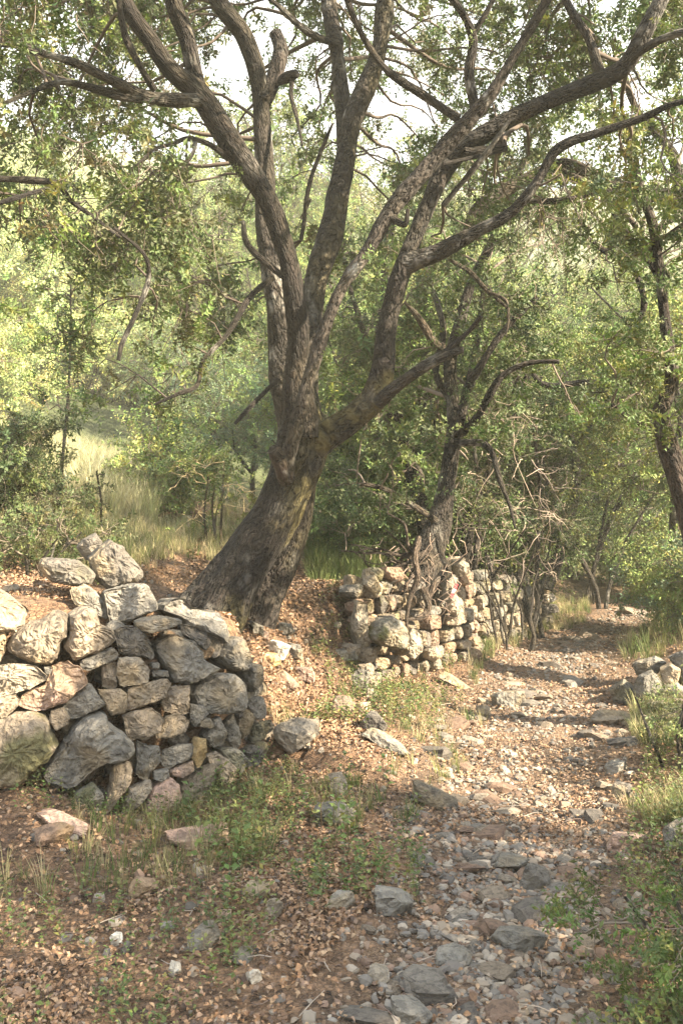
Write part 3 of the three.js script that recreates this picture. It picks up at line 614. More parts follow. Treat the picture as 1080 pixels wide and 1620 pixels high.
// ---------------------------------------------------------------- foliage prototypes
function leafTris(mb, b, dir, side, up, L, W, col, folded) {
  const t = b.clone().addScaledVector(dir, L).addScaledVector(up, -.12 * L), m = b.clone().addScaledVector(dir, L * .48), l = m.clone().addScaledVector(side, W / 2).addScaledVector(up, .18 * W), q = m.clone().addScaledVector(side, -W / 2).addScaledVector(up, .18 * W);
  if (folded) { mb.tri(b, q, m, col); mb.tri(m, q, t, col); mb.tri(b, m, l, col); mb.tri(m, t, l, col); }
  else { mb.tri(b, q, t, col); mb.tri(b, t, l, col); }
}
function sprayGeo(seed, o) {                           // a leafy shoot along +y
  const r = rng(seed), mb = new MB(), n = o.n, A = o.len, bend = rand3(r).multiplyScalar(.25 * A); bend.y = 0;
  const pos = t => V(bend.x * t * t, A * t, bend.z * t * t);
  mb.tube([pos(0), pos(.5), pos(1)], [A * .009, A * .007, A * .003], 3, { color: () => [1.3, .75, 1.1] });
  for (let k = 0; k < n; k++) {
    const t = clamp(.12 + .88 * (k + r() * .6) / n), a = k * 2.4 + r() * .9, b = pos(t).addScaledVector(rand3(r), o.spread ?? .03), dir = V(Math.cos(a), .25 + .9 * r() * t, Math.sin(a)).add(rand3(r).multiplyScalar(.35)).normalize();
    const up = V(0, 1, 0).addScaledVector(rand3(r), .7), side = V(0, 0, 0).crossVectors(dir, up).normalize(); up.crossVectors(side, dir).normalize();
    const s = .7 + .5 * r(), v = .78 + .45 * r(), y = r() < .1 ? 1.35 : 1;
    leafTris(mb, b, dir, side, up, o.leaf * s, o.leaf * s * (o.ratio ?? .46), [v * y * (.95 + .2 * r()), v * (.95 + .15 * r()) * (y > 1 ? 1.1 : 1), v * .95], o.folded);
  }
  return mb.geo();
}
const SPRAY = {
  near: [1, 2, 3, 4].map(k => sprayGeo(10 + k, { n: 17, len: .2, leaf: .05, ratio: .44, folded: true, spread: .012 })),
  mid: [1, 2, 3, 4].map(k => sprayGeo(30 + k, { n: 26, len: .42, leaf: .075, ratio: .5, spread: .07 })),
  fine: [1, 2, 3].map(k => sprayGeo(50 + k, { n: 26, len: .34, leaf: .045, ratio: .42, spread: .05 })),
  far: [1, 2, 3].map(k => sprayGeo(70 + k, { n: 34, len: .95, leaf: .15, ratio: .55, spread: .2 })),
};
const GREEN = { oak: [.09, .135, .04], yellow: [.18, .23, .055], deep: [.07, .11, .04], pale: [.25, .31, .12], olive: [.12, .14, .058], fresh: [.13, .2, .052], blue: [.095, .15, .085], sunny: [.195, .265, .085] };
const greenOf = (mix, r) => { let t = r(), c = GREEN.oak; for (const [k, w] of mix) { if (t < w) { c = GREEN[k]; break; } t -= w; } const v = .75 + .5 * r(), h = (r() - .5) * .18; return [c[0] * v * (1 + h), c[1] * v, c[2] * v * (1 - h)]; };

// bark tones: brown grey with pale lichen blotches; mossy where asked
function barkColor(o = {}) {
  const f = o.off ?? 0, t = (o.tone ?? [.125, .1, .082]).map(q => q * .34);
  return (q, d) => {
    const a = sstep(.22, .34, fbm(q.x * 6 + f, q.y * 4.5, q.z * 6, 4)) * (o.lichen ?? .5), b = sstep(-.05, .35, fbm(q.x * 3 + f, q.y * 3 + 9, q.z * 3, 4) + .35 * d.y + .3 * d.x) * (typeof o.moss === 'function' ? o.moss(q, d) : o.moss ?? .15), k = .85 + .5 * fbm(q.x * 2, q.y * 2 + f, q.z * 2, 3);
    return t.map((c, i) => lerp(lerp(c * k, [.42, .41, .37][i], a), [.13, .11, .04][i], b * .8));
  };
}
class Tree {
  constructor(name, label, cat, base, seed, group) { this.t = thing(name, label, cat, base, group); this.r = rng(seed); this.s = []; this.tw = new MB(); this.sp = {}; this.seed = seed; this.twTone = [.085, .066, .052]; }
  limb(name, list, o = {}) {                            // [[px, py, radius in px, depth], ...] as seen in the photograph
    return this.limbW(name, list.map(([x, y, q, d]) => ({ p: at(x, y, d), r: q * d / FPX })), o);
  }
  limbW(name, pts, o = {}) {
    const big = pts[0].r, [P, R] = curve(pts, o.step ?? clamp(big * .5, .03, .1)), r = this.r, w = o.wob ?? .25;
    for (let i = 1; i < P.length; i++) { const f = 1.6, k = R[i] * w * sstep(0, 4, i); P[i].x += k * fbm(P[i].y * f, P[i].x * f, this.seed, 3) * 2; P[i].z += k * fbm(P[i].y * f + 40, P[i].x * f, this.seed, 3) * 2; P[i].y += k * fbm(P[i].z * f + 80, P[i].x * f, this.seed, 3); }
    if (!o.even) for (let i = 0, L = 0; i < P.length; i++) { if (i) L += P[i].distanceTo(P[i - 1]); R[i] *= 1 + .16 * noise(L / Math.max(.12, big * 2.5), this.seed, big * 90); }
    const mb = new MB().tube(P, R, o.sides ?? clamp(Math.round(8 + big * 80), 7, 30), { amp: o.amp ?? .1, off: r() * 40, color: o.color ?? barkColor({ off: r() * 50, ...o.bark }), flare: o.flare, cap: true });
    for (let i = 0; i < P.length; i++) this.s.push({ p: P[i], r: R[i], d: V(0, 0, 0).subVectors(P[Math.min(P.length - 1, i + 1)], P[Math.max(0, i - 1)]).normalize() });
    return part(name, mb.geo(true), BARK, this.t);
  }
  twig(pts, r0, r1, sides = 3) { const n = pts.length, c = this.twTone, k = .8 + .5 * this.r(); this.tw.tube(pts, pts.map((_, i) => lerp(r0, r1, i / (n - 1))), sides, { color: () => c.map(q => q * k) }); }
  spray(set, p, dir, s, c) { const L = this.sp[set] ??= SPRAY[set].map(() => []); L[Math.floor(this.r() * L.length)].push({ m: placeMatrix(p, dir, this.r() * 6.28, s), c }); }
  // a side branch from the nearest limb out to the middle of a clump, with twigs and leafy shoots in it
  clump(c, rad, o = {}) {
    const r = this.r, R = rad.isVector3 ? rad : V(rad, rad, rad); let a = null, best = 1e9;
    for (let k = 0; k < this.s.length; k += 2) { const q = this.s[k]; if (q.r > (o.maxR ?? .2)) continue; const e = q.p.distanceTo(c) * (1 + .25 * r()) + q.r * 2.5; if (e < best) { best = e; a = q; } }
    a ??= this.s[this.s.length - 1];
    const L = a.p.distanceTo(c), mid = k => a.p.clone().lerp(c, k).addScaledVector(rand3(r), L * .13).add(V(0, L * .08 * Math.sin(k * 3.14), 0));
    const ctl = [a.p.clone(), mid(.3), mid(.55), mid(.8), c.clone()], cv = new THREE.CatmullRomCurve3(ctl), main = [];
    const n = clamp(Math.ceil(L / .14), 4, 16); for (let i = 0; i <= n; i++) main.push(cv.getPoint(i / n));
    this.twig(main, Math.min(a.r * .7, clamp(.005 + L * .009, .006, .03)), .003, L > .9 ? 5 : 4);
    const set = o.set ?? 'near', per = o.per ?? 4;
    for (let k = 0; k < (o.n ?? 9); k++) {
      const s = cv.getPoint(.35 + .65 * Math.sqrt(r())), e = c.clone().add(rand3(r).multiply(R)); if (o.droop) e.y -= o.droop * r() * R.y;
      const m = s.clone().lerp(e, .5).addScaledVector(rand3(r), .16 * s.distanceTo(e)), m2 = s.clone().lerp(e, .78).addScaledVector(rand3(r), .12 * s.distanceTo(e));
      this.twig([s, m, m2, e], .0045 * (o.tk ?? 1), .0015 * (o.tk ?? 1));
      const col = greenOf(o.mix ?? [['oak', .8], ['yellow', .2]], r), cv2 = [m, m2, e];
      for (let q = 0; q < per; q++) { const t = (q + r()) / per, i = t < .5 ? 0 : 1, p = cv2[i].clone().lerp(cv2[i + 1], t < .5 ? t * 2 : t * 2 - 1); const dir = V(0, 0, 0).subVectors(e, s).normalize().addScaledVector(rand3(r), 1.1).add(V(0, -(o.droop ?? 0) * .4 + .15, 0)).normalize(); this.spray(set, p, dir, (o.size ?? 1) * (.75 + .5 * r()), col.map(x => x * (.88 + .24 * r()))); }
    }
  }
  finish(twigName = 'twig') {
    if (!this.tw.empty) part(twigName, this.tw.geo(), TWIG, this.t, 'stuff');
    for (const set in this.sp) this.sp[set].forEach((l, i) => { if (l.length) instanced('foliage', SPRAY[set][i], set === 'mid' ? LEAFB : LEAF, l, this.t); });
    return this.t;
  }
}

// ---------------------------------------------------------------- the leaning oak
{
  const foot = at(375, 962, 7.5), T = new Tree('oak_tree', 'large leaning oak with dark furrowed trunk and many spreading stems behind the left wall', 'tree', V(foot.x, height(foot.x, foot.z), foot.z), 11);
  const moss = (q, d) => clamp(.25 + .9 * d.x + .3 * noise(q.x * 3, q.y * 3, q.z * 3));
  T.limb('trunk', [[326, 990, 52, 7.5], [356, 940, 44, 7.5], [395, 879, 39, 7.5], [435, 821, 37, 7.5], [456, 768, 37, 7.5], [469, 724, 41, 7.5], [476, 690, 41, 7.5], [475, 655, 32, 7.5], [472, 620, 22, 7.5]], { bark: { moss, lichen: .12, tone: [.055, .04, .03] }, sides: 100, step: .024, amp: .07, even: true, wob: .08, flare: (t, a) => 1 + .1 * sstep(.3, .02, t) * (1 + .8 * Math.sin(a * 3 + 1)) + .05 * Math.sin(a * 5 + t * 6) });
  const tr = { wob: .3 };
  T.limb('trunk', [[402, 980, 30, 7.75], [430, 928, 26, 7.75], [454, 886, 21, 7.72], [473, 842, 18, 7.68], [486, 795, 13, 7.64], [492, 745, 9, 7.6]], { bark: { moss: .4, lichen: .5 }, sides: 22, step: .05 });
  T.limb('branch', [[470, 715, 34, 7.55], [460, 630, 28, 7.55], [450, 550, 25, 7.6], [437, 470, 23, 7.65], [424, 400, 19, 7.7], [420, 330, 18, 7.75], [418, 250, 16, 7.8], [411, 170, 14, 7.8], [402, 110, 15, 7.75], [382, 55, 15, 7.7], [350, 10, 15, 7.6], [318, -60, 13, 7.5], [290, -160, 9, 7.3]], { bark: { lichen: 1.0, tone: [.15, .125, .1] } });
  T.limb('branch', [[474, 690, 28, 7.35], [474, 610, 22, 7.25], [474, 545, 19, 7.15], [468, 480, 17, 7.05], [448, 400, 16, 6.95], [420, 318, 16, 6.85], [383, 255, 17, 6.75], [345, 195, 17, 6.65], [312, 145, 17, 6.55], [272, 110, 15, 6.4], [236, 62, 13, 6.3], [205, 20, 12, 6.2], [180, -40, 10, 6.1], [140, -140, 7, 6]], { bark: { lichen: .12, tone: [.088, .063, .05] } });
  T.limb('branch', [[322, 165, 15, 6.6], [306, 110, 15, 6.55], [296, 60, 14, 6.5], [278, 15, 13, 6.4], [258, -60, 11, 6.3]], { bark: { lichen: .2, tone: [.08, .06, .05] } });
  T.limb('branch', [[334, 176, 7, 6.66], [318, 160, 11, 6.55], [280, 158, 11, 6.4], [235, 152, 10, 6.2], [180, 128, 8, 6.0], [130, 104, 7, 5.8], [70, 85, 6, 5.6], [10, 70, 5, 5.4], [-60, 80, 4, 5.2]], { bark: { lichen: .8, tone: [.2, .17, .14] } });
  T.limb('branch', [[256, 157, 6, 6.27], [240, 155, 9, 6.2], [195, 152, 8, 6.1], [150, 140, 7, 6.0], [100, 130, 5, 5.9], [40, 150, 4, 5.7], [-20, 175, 3, 5.6]], { bark: { lichen: .8, tone: [.19, .17, .14] } });
  T.limb('branch', [[243, 140, 6, 6.2], [222, 105, 6, 6.0], [200, 60, 6, 5.9], [190, 10, 5, 5.8], [184, -60, 4, 5.7]], { bark: { lichen: .3 } });
  T.limb('branch', [[362, 250, 6, 6.72], [330, 228, 4.5, 6.6], [298, 219, 4, 6.5], [272, 228, 3.5, 6.4], [246, 236, 2.5, 6.3], [215, 262, 1.2, 6.2]], { bark: { lichen: .3 } });
  T.limb('branch', [[310, 226, 3, 6.5], [304, 245, 3, 6.45], [288, 268, 2.5, 6.4], [278, 292, 1.2, 6.4]], {});
  T.limb('branch', [[415, 160, 14, 7.8], [432, 120, 13, 7.8], [442, 80, 12, 7.8], [434, 52, 10, 7.8]], { bark: { lichen: .6, tone: [.17, .14, .12] } });
  T.limb('branch', [[438, 130, 8, 7.8], [455, 122, 8, 7.75], [470, 116, 6, 7.7]], {});
  T.limb('branch', [[462, 128, 4, 7.75], [460, 150, 4, 7.7], [470, 190, 3, 7.6], [478, 230, 2, 7.5]], {});
  T.limb('branch', [[474, 735, 18, 7.55], [484, 680, 23, 7.65], [488, 600, 18, 7.75], [490, 520, 18, 7.8], [498, 440, 20, 7.85], [516, 380, 20, 7.9], [534, 320, 19, 7.95], [545, 250, 17, 8.0], [556, 190, 16, 8.0], [580, 135, 15, 8.0], [600, 78, 14, 7.95], [610, 0, 14, 7.9], [620, -90, 11, 7.8], [640, -180, 8, 7.7]], { bark: { lichen: .35, moss: .35, tone: [.125, .105, .085] } });
  T.limb('branch', [[544, 262, 14, 8.0], [541, 170, 13, 8.15], [536, 90, 12, 8.25], [524, 20, 12, 8.3], [514, -70, 9, 8.3]], { bark: { lichen: .35 } });
  T.limb('branch', [[535, 70, 6, 8.2], [500, 58, 6, 8.1], [470, 38, 5, 8.0], [440, 10, 4, 7.9], [400, -20, 3, 7.8]], {});
  T.limb('branch', [[452, 762, 8, 7.45], [451, 735, 15, 7.2], [462, 690, 12, 7.05], [476, 640, 11, 6.95], [492, 590, 11, 6.9], [512, 525, 11, 6.85], [538, 460, 11, 6.8], [580, 398, 12, 6.75], [620, 330, 12, 6.7], [655, 285, 13, 6.65], [700, 235, 14, 6.6], [742, 188, 12, 6.5], [778, 145, 9, 6.4], [812, 88, 8, 6.3], [845, 35, 8, 6.2], [870, -10, 7, 6.1], [920, -100, 5, 5.9]], { bark: { lichen: .7, tone: [.2, .165, .135] } });
  T.limb('branch', [[456, 768, 10, 7.4], [447, 742, 17, 7.18], [438, 722, 15, 7.12], [432, 712, 10, 7.05]], { bark: { tone: [.12, .08, .06] } });
  T.limb('branch', [[464, 752, 20, 7.5], [484, 718, 28, 7.47], [520, 682, 25, 7.4], [560, 655, 22, 7.35], [592, 625, 21, 7.3], [606, 580, 17, 7.25], [610, 535, 15, 7.2], [622, 480, 15, 7.15], [640, 420, 16, 7.1], [655, 378, 15, 7.1], [680, 312, 15, 7.05], [715, 250, 15, 7.0], [762, 214, 15, 6.9], [820, 180, 14, 6.8], [880, 154, 14, 6.7], [940, 130, 14, 6.6], [988, 104, 13, 6.5], [1015, 60, 13, 6.4], [1045, 0, 11, 6.3], [1075, -90, 9, 6.2], [1120, -200, 6, 6.1]], { bark: { lichen: .3, moss: (q) => q.y < 3.1 ? .9 : .1, tone: [.085, .068, .056] } });
  T.limb('branch', [[598, 636, 13, 7.25], [636, 607, 11, 7.05], [672, 582, 9, 6.9], [705, 562, 8, 6.8], [733, 553, 5, 6.75]], { bark: { lichen: .5, tone: [.2, .175, .15] } });
  T.limb('branch', [[700, 560, 5, 6.8], [745, 520, 4, 6.7], [760, 500, 3, 6.6]], {});
  T.limb('branch', [[642, 418, 17, 7.1], [690, 402, 15, 7.0], [748, 368, 11, 6.9], [808, 336, 9, 6.8], [848, 290, 8, 6.7], [882, 236, 8, 6.6], [950, 208, 7, 6.5], [1020, 184, 6, 6.4], [1060, 165, 5, 6.3], [1140, 150, 4, 6.2]], { bark: { lichen: .3, tone: [.08, .064, .054] } });
  T.limb('branch', [[725, 188, 7, 6.6], [672, 152, 7, 6.6], [612, 112, 6, 6.5], [576, 62, 5, 6.4], [552, 10, 5, 6.3], [530, -60, 4, 6.2]], { bark: { lichen: .3 } });
  T.limb('branch', [[752, 180, 8, 6.5], [742, 120, 8, 6.45], [747, 60, 7, 6.4], [730, 20, 6, 6.3], [700, -20, 5, 6.3]], {});
  T.limb('branch', [[748, 52, 5, 6.4], [766, 25, 5, 6.35], [790, -20, 4, 6.3]], {});
  T.limb('branch', [[948, 112, 8, 6.6], [930, 60, 7, 6.6], [905, 20, 7, 6.6], [885, -20, 6, 6.6]], {});
  T.limb('branch', [[960, 118, 7, 6.6], [1010, 82, 6, 6.4], [1055, 58, 6, 6.2], [1120, 40, 5, 6]], {});
  T.limb('branch', [[735, 240, 8, 6.9], [800, 235, 4, 6.9], [700, 260, 3, 6.8]], {});
  T.limb('branch', [[700, 325, 4, 7.0], [770, 240, 5, 6.8], [805, 190, 3, 6.7]], {});
  T.limb('branch', [[620, 345, 6, 6.7], [640, 355, 5, 6.65], [645, 330, 3, 6.6]], {});
  T.limb('branch', [[468, 455, 6, 7.0], [390, 385, 5, 6.9], [384, 350, 4, 6.8]], {});
  T.limb('branch', [[476, 380, 3, 7.8], [490, 290, 4, 7.7], [515, 220, 3, 7.6], [526, 195, 2, 7.5]], {});
  // long hanging boughs in front at left
  T.limb('branch', [[-40, 282, 6, 5.6], [40, 285, 6, 5.6], [92, 293, 6, 5.6], [112, 318, 4, 5.6], [150, 345, 3, 5.6], [190, 375, 3, 5.6]], {});
  T.limb('branch', [[96, 296, 5, 5.6], [70, 300, 4, 5.5], [20, 315, 4, 5.4], [-30, 330, 3, 5.4]], {});
  T.limb('branch', [[180, 360, 3, 5.6], [230, 405, 3, 5.7], [235, 440, 4, 5.8], [214, 500, 4, 5.8], [194, 545, 4, 5.8], [188, 570, 3, 5.8]], {});
  T.limb('branch', [[430, 440, 5, 7.2], [395, 470, 5, 7.1], [360, 530, 4, 7.0], [322, 572, 4, 6.9], [312, 610, 4, 6.9], [285, 622, 3, 6.8], [245, 640, 2, 6.8]], {});
  T.limb('branch', [[440, 600, 4, 7.4], [400, 640, 4, 7.3], [372, 670, 3, 7.2]], {});
  // crown: clumps at pixel, radius in pixels, depth, twigs
  const big = T.s.filter(s => s.r > .026).map(s => { const k = -s.p.z, y = s.p.y - EYE.y, cy = Math.cos(PITCH), sy = Math.sin(PITCH), f = k * cy + y * sy; return [540 + FPX * s.p.x / f, 810 - FPX * (y * cy - k * sy) / f, k]; });
  const clear = (x, y, q, d) => { for (const [bx, by, bd] of big) if (d < bd + .3 && Math.hypot(bx - x, by - y) < q * .95 + 18) return bd + .7 + .6 * r(); return d; };   // leaves grow behind the stems, not across them
  const r = rng(222), clump = (x, y, q, d, n, o = {}) => { d = clear(x, y, q, d); T.clump(at(x, y, d), q * d / FPX, { n, per: 4, mix: [['oak', .6], ['olive', .16], ['fresh', .2], ['yellow', .04]], ...o }); for (let k = 0; k < n * .8; k++) { const p = at(x + (r() - .5) * q * 2.2, y + (r() - .5) * q * 1.6, d), l = [p], v = V((r() - .5) * .5, -.5 + .5 * r(), (r() - .5) * .4); for (let i = 0; i < 4; i++) { v.add(rand3(r).multiplyScalar(.35)); l.push(l[i].clone().addScaledVector(v, .1 + .08 * r())); } T.twig(l, .0045, .0018); } };
  const fill = (x0, y0, x1, y1, count, d0, d1, q, n, o) => { for (let k = 0; k < count; k++) clump(lerp(x0, x1, r()), lerp(y0, y1, r()), q * (.7 + .6 * r()), lerp(d0, d1, r()), Math.round(n * (.7 + .6 * r())), typeof o === 'function' ? o(r) : o); };
  const droop = { droop: .6, tk: .9 };
  fill(-60, -80, 330, 90, 29, 4.8, 8.2, 80, 9, droop);
  fill(-60, 90, 280, 330, 23, 5.0, 8.6, 75, 9, droop);
  fill(150, 210, 400, 400, 8, 5.6, 8, 62, 9, droop);
  fill(-60, 300, 240, 470, 5, 5.2, 7.5, 60, 7, droop);
  fill(200, 380, 430, 540, 6, 5.8, 7.6, 58, 9, droop);
  fill(120, 480, 380, 650, 5, 6, 7.6, 52, 6, droop);
  fill(330, -120, 560, 40, 7, 6, 8.5, 70, 7, droop);
  fill(430, 90, 700, 300, 9, 7.2, 9, 45, 4, droop);
  fill(560, -140, 800, 90, 19, 5.8, 8.5, 75, 8, droop);
  fill(700, 60, 900, 220, 12, 6.2, 9, 65, 7, droop);
  fill(820, -120, 1150, 120, 22, 5.2, 8.2, 80, 9, droop);
  fill(900, 120, 1150, 330, 11, 6, 8.2, 60, 7, { droop: .6, mix: [['oak', .4], ['yellow', .35], ['fresh', .25]] });
  fill(640, 250, 1000, 420, 11, 6.8, 8.6, 55, 5, droop);
  fill(370, -20, 730, 340, 20, 8.6, 11, 60, 6, droop);
  fill(470, 300, 640, 560, 5, 7.6, 8.6, 42, 4, droop);
  fill(-40, -60, 240, 90, 5, 4.6, 6, 70, 9, droop); fill(880, -80, 1130, 80, 8, 4.8, 6.4, 75, 8, droop);
  fill(1130, -60, 1450, 340, 16, 5.2, 6.6, 85, 13, droop);
  // the part of the crown above the picture
  fill(-400, -800, 1300, -170, 60, 4.5, 10, 130, 13, { size: 1.5 });
  // small shoots sprouting from the stems
  for (let k = 0; k < 26; k++) { const q = T.s[Math.floor(r() * T.s.length)]; if (q.r > .02 && q.p.y > 2.6) { const d = rand3(r).normalize(); for (let j = 0; j < 3; j++) T.spray('near', q.p.clone().addScaledVector(d, q.r + .03 * j), d.clone().addScaledVector(rand3(r), .6).normalize(), .7, greenOf([['fresh', .6], ['yellow', .4]], r)); } }
  T.finish();
}

// ---------------------------------------------------------------- the tree on the second wall, its roots, and its neighbours
{
  const T = new Tree('oak_tree', 'many stemmed tree rooted on top of the second wall, pale tangled roots hanging beneath', 'tree', at(672, 945, 10.5), 31), d = 10.5, r = rng(310);
  T.twTone = [.17, .135, .105];
  T.limb('trunk', [[660, 960, 30, d], [668, 910, 24, d], [676, 860, 22, d], [692, 820, 18, d], [704, 770, 12, d], [714, 700, 12, d], [716, 640, 10, d], [713, 560, 10, d], [728, 500, 9, d], [745, 450, 8, d], [775, 390, 7, d], [800, 330, 6, d], [830, 250, 4, d]], { bark: { lichen: .3, tone: [.12, .095, .075] } });
  T.limb('branch', [[712, 705, 8, d], [726, 668, 7, 10.3], [738, 620, 7, 10.2], [760, 580, 6, 10], [800, 520, 5, 9.9], [850, 470, 4, 9.8]], {});
  T.limb('branch', [[722, 690, 7, d], [755, 660, 6, 10.2], [775, 625, 6, 10], [795, 595, 5, 9.9], [835, 575, 4, 9.8], [885, 572, 3, 9.7]], {});
  T.limb('branch', [[716, 640, 6, d], [690, 590, 5, 10.6], [700, 520, 5, 10.7], [680, 440, 4, 10.8]], {});
  T.limb('branch', [[725, 660, 6, 10.6], [745, 590, 5, 10.8], [760, 500, 5, 11], [770, 420, 4, 11]], {});
  T.limb('branch', [[690, 825, 6, 10.4], [650, 797, 4, 10.2], [605, 772, 3.5, 10], [560, 765, 2.5, 9.9], [530, 768, 1.2, 9.8]], { bark: { tone: [.24, .19, .14] } });
  T.limb('branch', [[720, 700, 6, 10.4], [770, 705, 5, 10.1], [790, 760, 4, 9.9], [806, 800, 3, 9.8], [815, 835, 2, 9.7]], {});
  // pale dead limb with broken ends, beside the big oak
  T.limb('branch', [[700, 548, 6, 9.6], [688, 543, 7, 9.5], [672, 520, 6, 9.4], [658, 498, 5, 9.3], [640, 478, 2, 9.2]], { bark: { tone: [.33, .25, .18], lichen: .2 } });
  T.limb('branch', [[802, 487, 2, 9.4], [768, 458, 4, 9.3], [745, 432, 4, 9.25], [715, 413, 3, 9.2], [690, 400, 1.5, 9.1]], { bark: { tone: [.34, .27, .2], lichen: .2 } });
  T.limb('branch', [[772, 462, 3, 9.3], [800, 476, 3, 9.2], [804, 505, 2, 9.15], [800, 532, 1, 9.1]], { bark: { tone: [.34, .27, .2] } });
  // roots
  const tone = { bark: { tone: [.36, .27, .2], lichen: .15, moss: 0 }, amp: .2, wob: .8 };
  T.limb('root', [[662, 850, 5, 9.9], [655, 880, 5.5, 9.8], [658, 915, 5, 9.75], [645, 950, 4, 9.7], [641, 985, 2.5, 9.68], [650, 1015, 1.2, 9.65]], tone);
  T.limb('root', [[668, 930, 6, 9.9], [674, 962, 5, 9.92], [660, 976, 4, 9.85], [640, 980, 2, 9.8]], tone);
  T.limb('root', [[700, 905, 5, 10.1], [684, 925, 5, 10], [676, 950, 4, 9.95], [672, 970, 3, 9.9]], tone);
  T.limb('root', [[690, 845, 5, 10.1], [698, 880, 5, 10], [708, 900, 5, 10], [700, 920, 4, 10]], { bark: { tone: [.1, .08, .06] } });
  for (let k = 0; k < 13; k++) {
    let x = 660 + (r() - .5) * 50, y = 850 + 60 * r(), a = 2.0 + r() * 1.9, q = 2.4 * (.5 + r()); const l = [];
    for (let i = 0; i < 7; i++) { l.push([x, y, Math.max(1, q), 9.95 - i * .06 + .1 * r()]); a += (r() - .5) * 1.3; x += Math.cos(a) * 17; y += Math.sin(a) * 13; q *= .86; if (y > 965) y = 965; }
    T.limb('root', l, tone);
  }
  for (let k = 0; k < 60; k++) { const p = at(580 + 150 * r(), 840 + 120 * r(), 9.7 + .5 * r()), l = [p]; for (let i = 0; i < 4; i++) l.push(l[i].clone().add(V((r() - .5) * .22, -.02 - .1 * r(), (r() - .5) * .1))); T.twTone = r() < .5 ? [.28, .21, .16] : [.13, .1, .08]; T.twig(l, .006, .002); }
  T.twTone = [.15, .12, .095];
  const cl = (x0, y0, x1, y1, c, n, o) => { for (let k = 0; k < c; k++) { const dd = lerp(9.4, 12.5, r()); T.clump(at(lerp(x0, x1, r()), lerp(y0, y1, r()), dd), (45 + 40 * r()) * dd / FPX, { n, per: 4, set: 'near', size: 1.15, mix: [['oak', .5], ['deep', .25], ['fresh', .25]], maxR: .1, ...o }); } };
  cl(560, 330, 900, 560, 20, 8); cl(560, 560, 760, 780, 12, 6); cl(760, 500, 930, 720, 12, 7); cl(640, 230, 900, 380, 8, 7); cl(530, 690, 640, 850, 6, 5);
  T.finish();
}
{
  const T = new Tree('oak_tree', 'slim dark stem standing behind the tree with hanging roots, left of it', 'tree', at(690, 905, 12), 41), d = 11.8;
  T.limb('trunk', [[690, 905, 14, d], [668, 800, 14, d], [648, 730, 14, d], [625, 670, 13, d], [612, 610, 12, d], [603, 540, 10, d], [612, 430, 8, d], [620, 330, 6, d]], { bark: { tone: [.12, .095, .078] } });
  T.limb('branch', [[612, 610, 7, d], [580, 540, 5, d], [560, 480, 4, d], [540, 400, 3, d]], {});
  const r = rng(411); for (let k = 0; k < 22; k++) { const dd = lerp(11, 13.5, r()); T.clump(at(lerp(490, 720, r()), lerp(350, 700, r()), dd), .45 + .3 * r(), { n: 9, set: 'mid', size: .8, mix: [['deep', .4], ['oak', .4], ['fresh', .2]] }); }
  T.finish();
}
{
  const T = new Tree('oak_tree', 'dark curved tree leaning right over the slumped bank by the far path', 'tree', at(862, 925, 14.5), 51), d = 14.5, r = rng(511);
  T.limb('trunk', [[858, 930, 17, d], [872, 890, 14, d], [888, 850, 11, d], [902, 800, 9, d], [908, 750, 8, d], [900, 690, 7, d], [912, 620, 6, d], [930, 560, 4, d]], { bark: { tone: [.11, .09, .075] } });
  T.limb('branch', [[900, 800, 6, d], [880, 760, 5, d], [850, 720, 4, d], [840, 660, 3, d]], {});
  T.limb('branch', [[906, 765, 5, d], [950, 740, 4, d], [1000, 735, 3, d]], {});
  T.limb('branch', [[904, 700, 5, d], [870, 640, 4, d], [838, 600, 4, d], [838, 560, 2, d]], {});
  T.limb('branch', [[830, 575, 3, 12.5], [860, 608, 5, 12.5], [910, 606, 5, 12.4], [972, 597, 4, 12.3]], { bark: { tone: [.09, .07, .06] } });
  for (let k = 0; k < 36; k++) { const dd = lerp(13, 16.5, r()); T.clump(at(lerp(770, 1040, r()), lerp(520, 760, r()), dd), .5 + .35 * r(), { n: 9, set: 'fine', size: 1.25, mix: [['oak', .4], ['fresh', .3], ['yellow', .15], ['deep', .15]] }); }
  for (let k = 0; k < 10; k++) T.clump(at(lerp(760, 900, r()), lerp(760, 860, r()), lerp(13.3, 15, r())), .4, { n: 7, set: 'fine', size: 1.2, mix: [['olive', .5], ['deep', .5]] });
  T.finish();
}
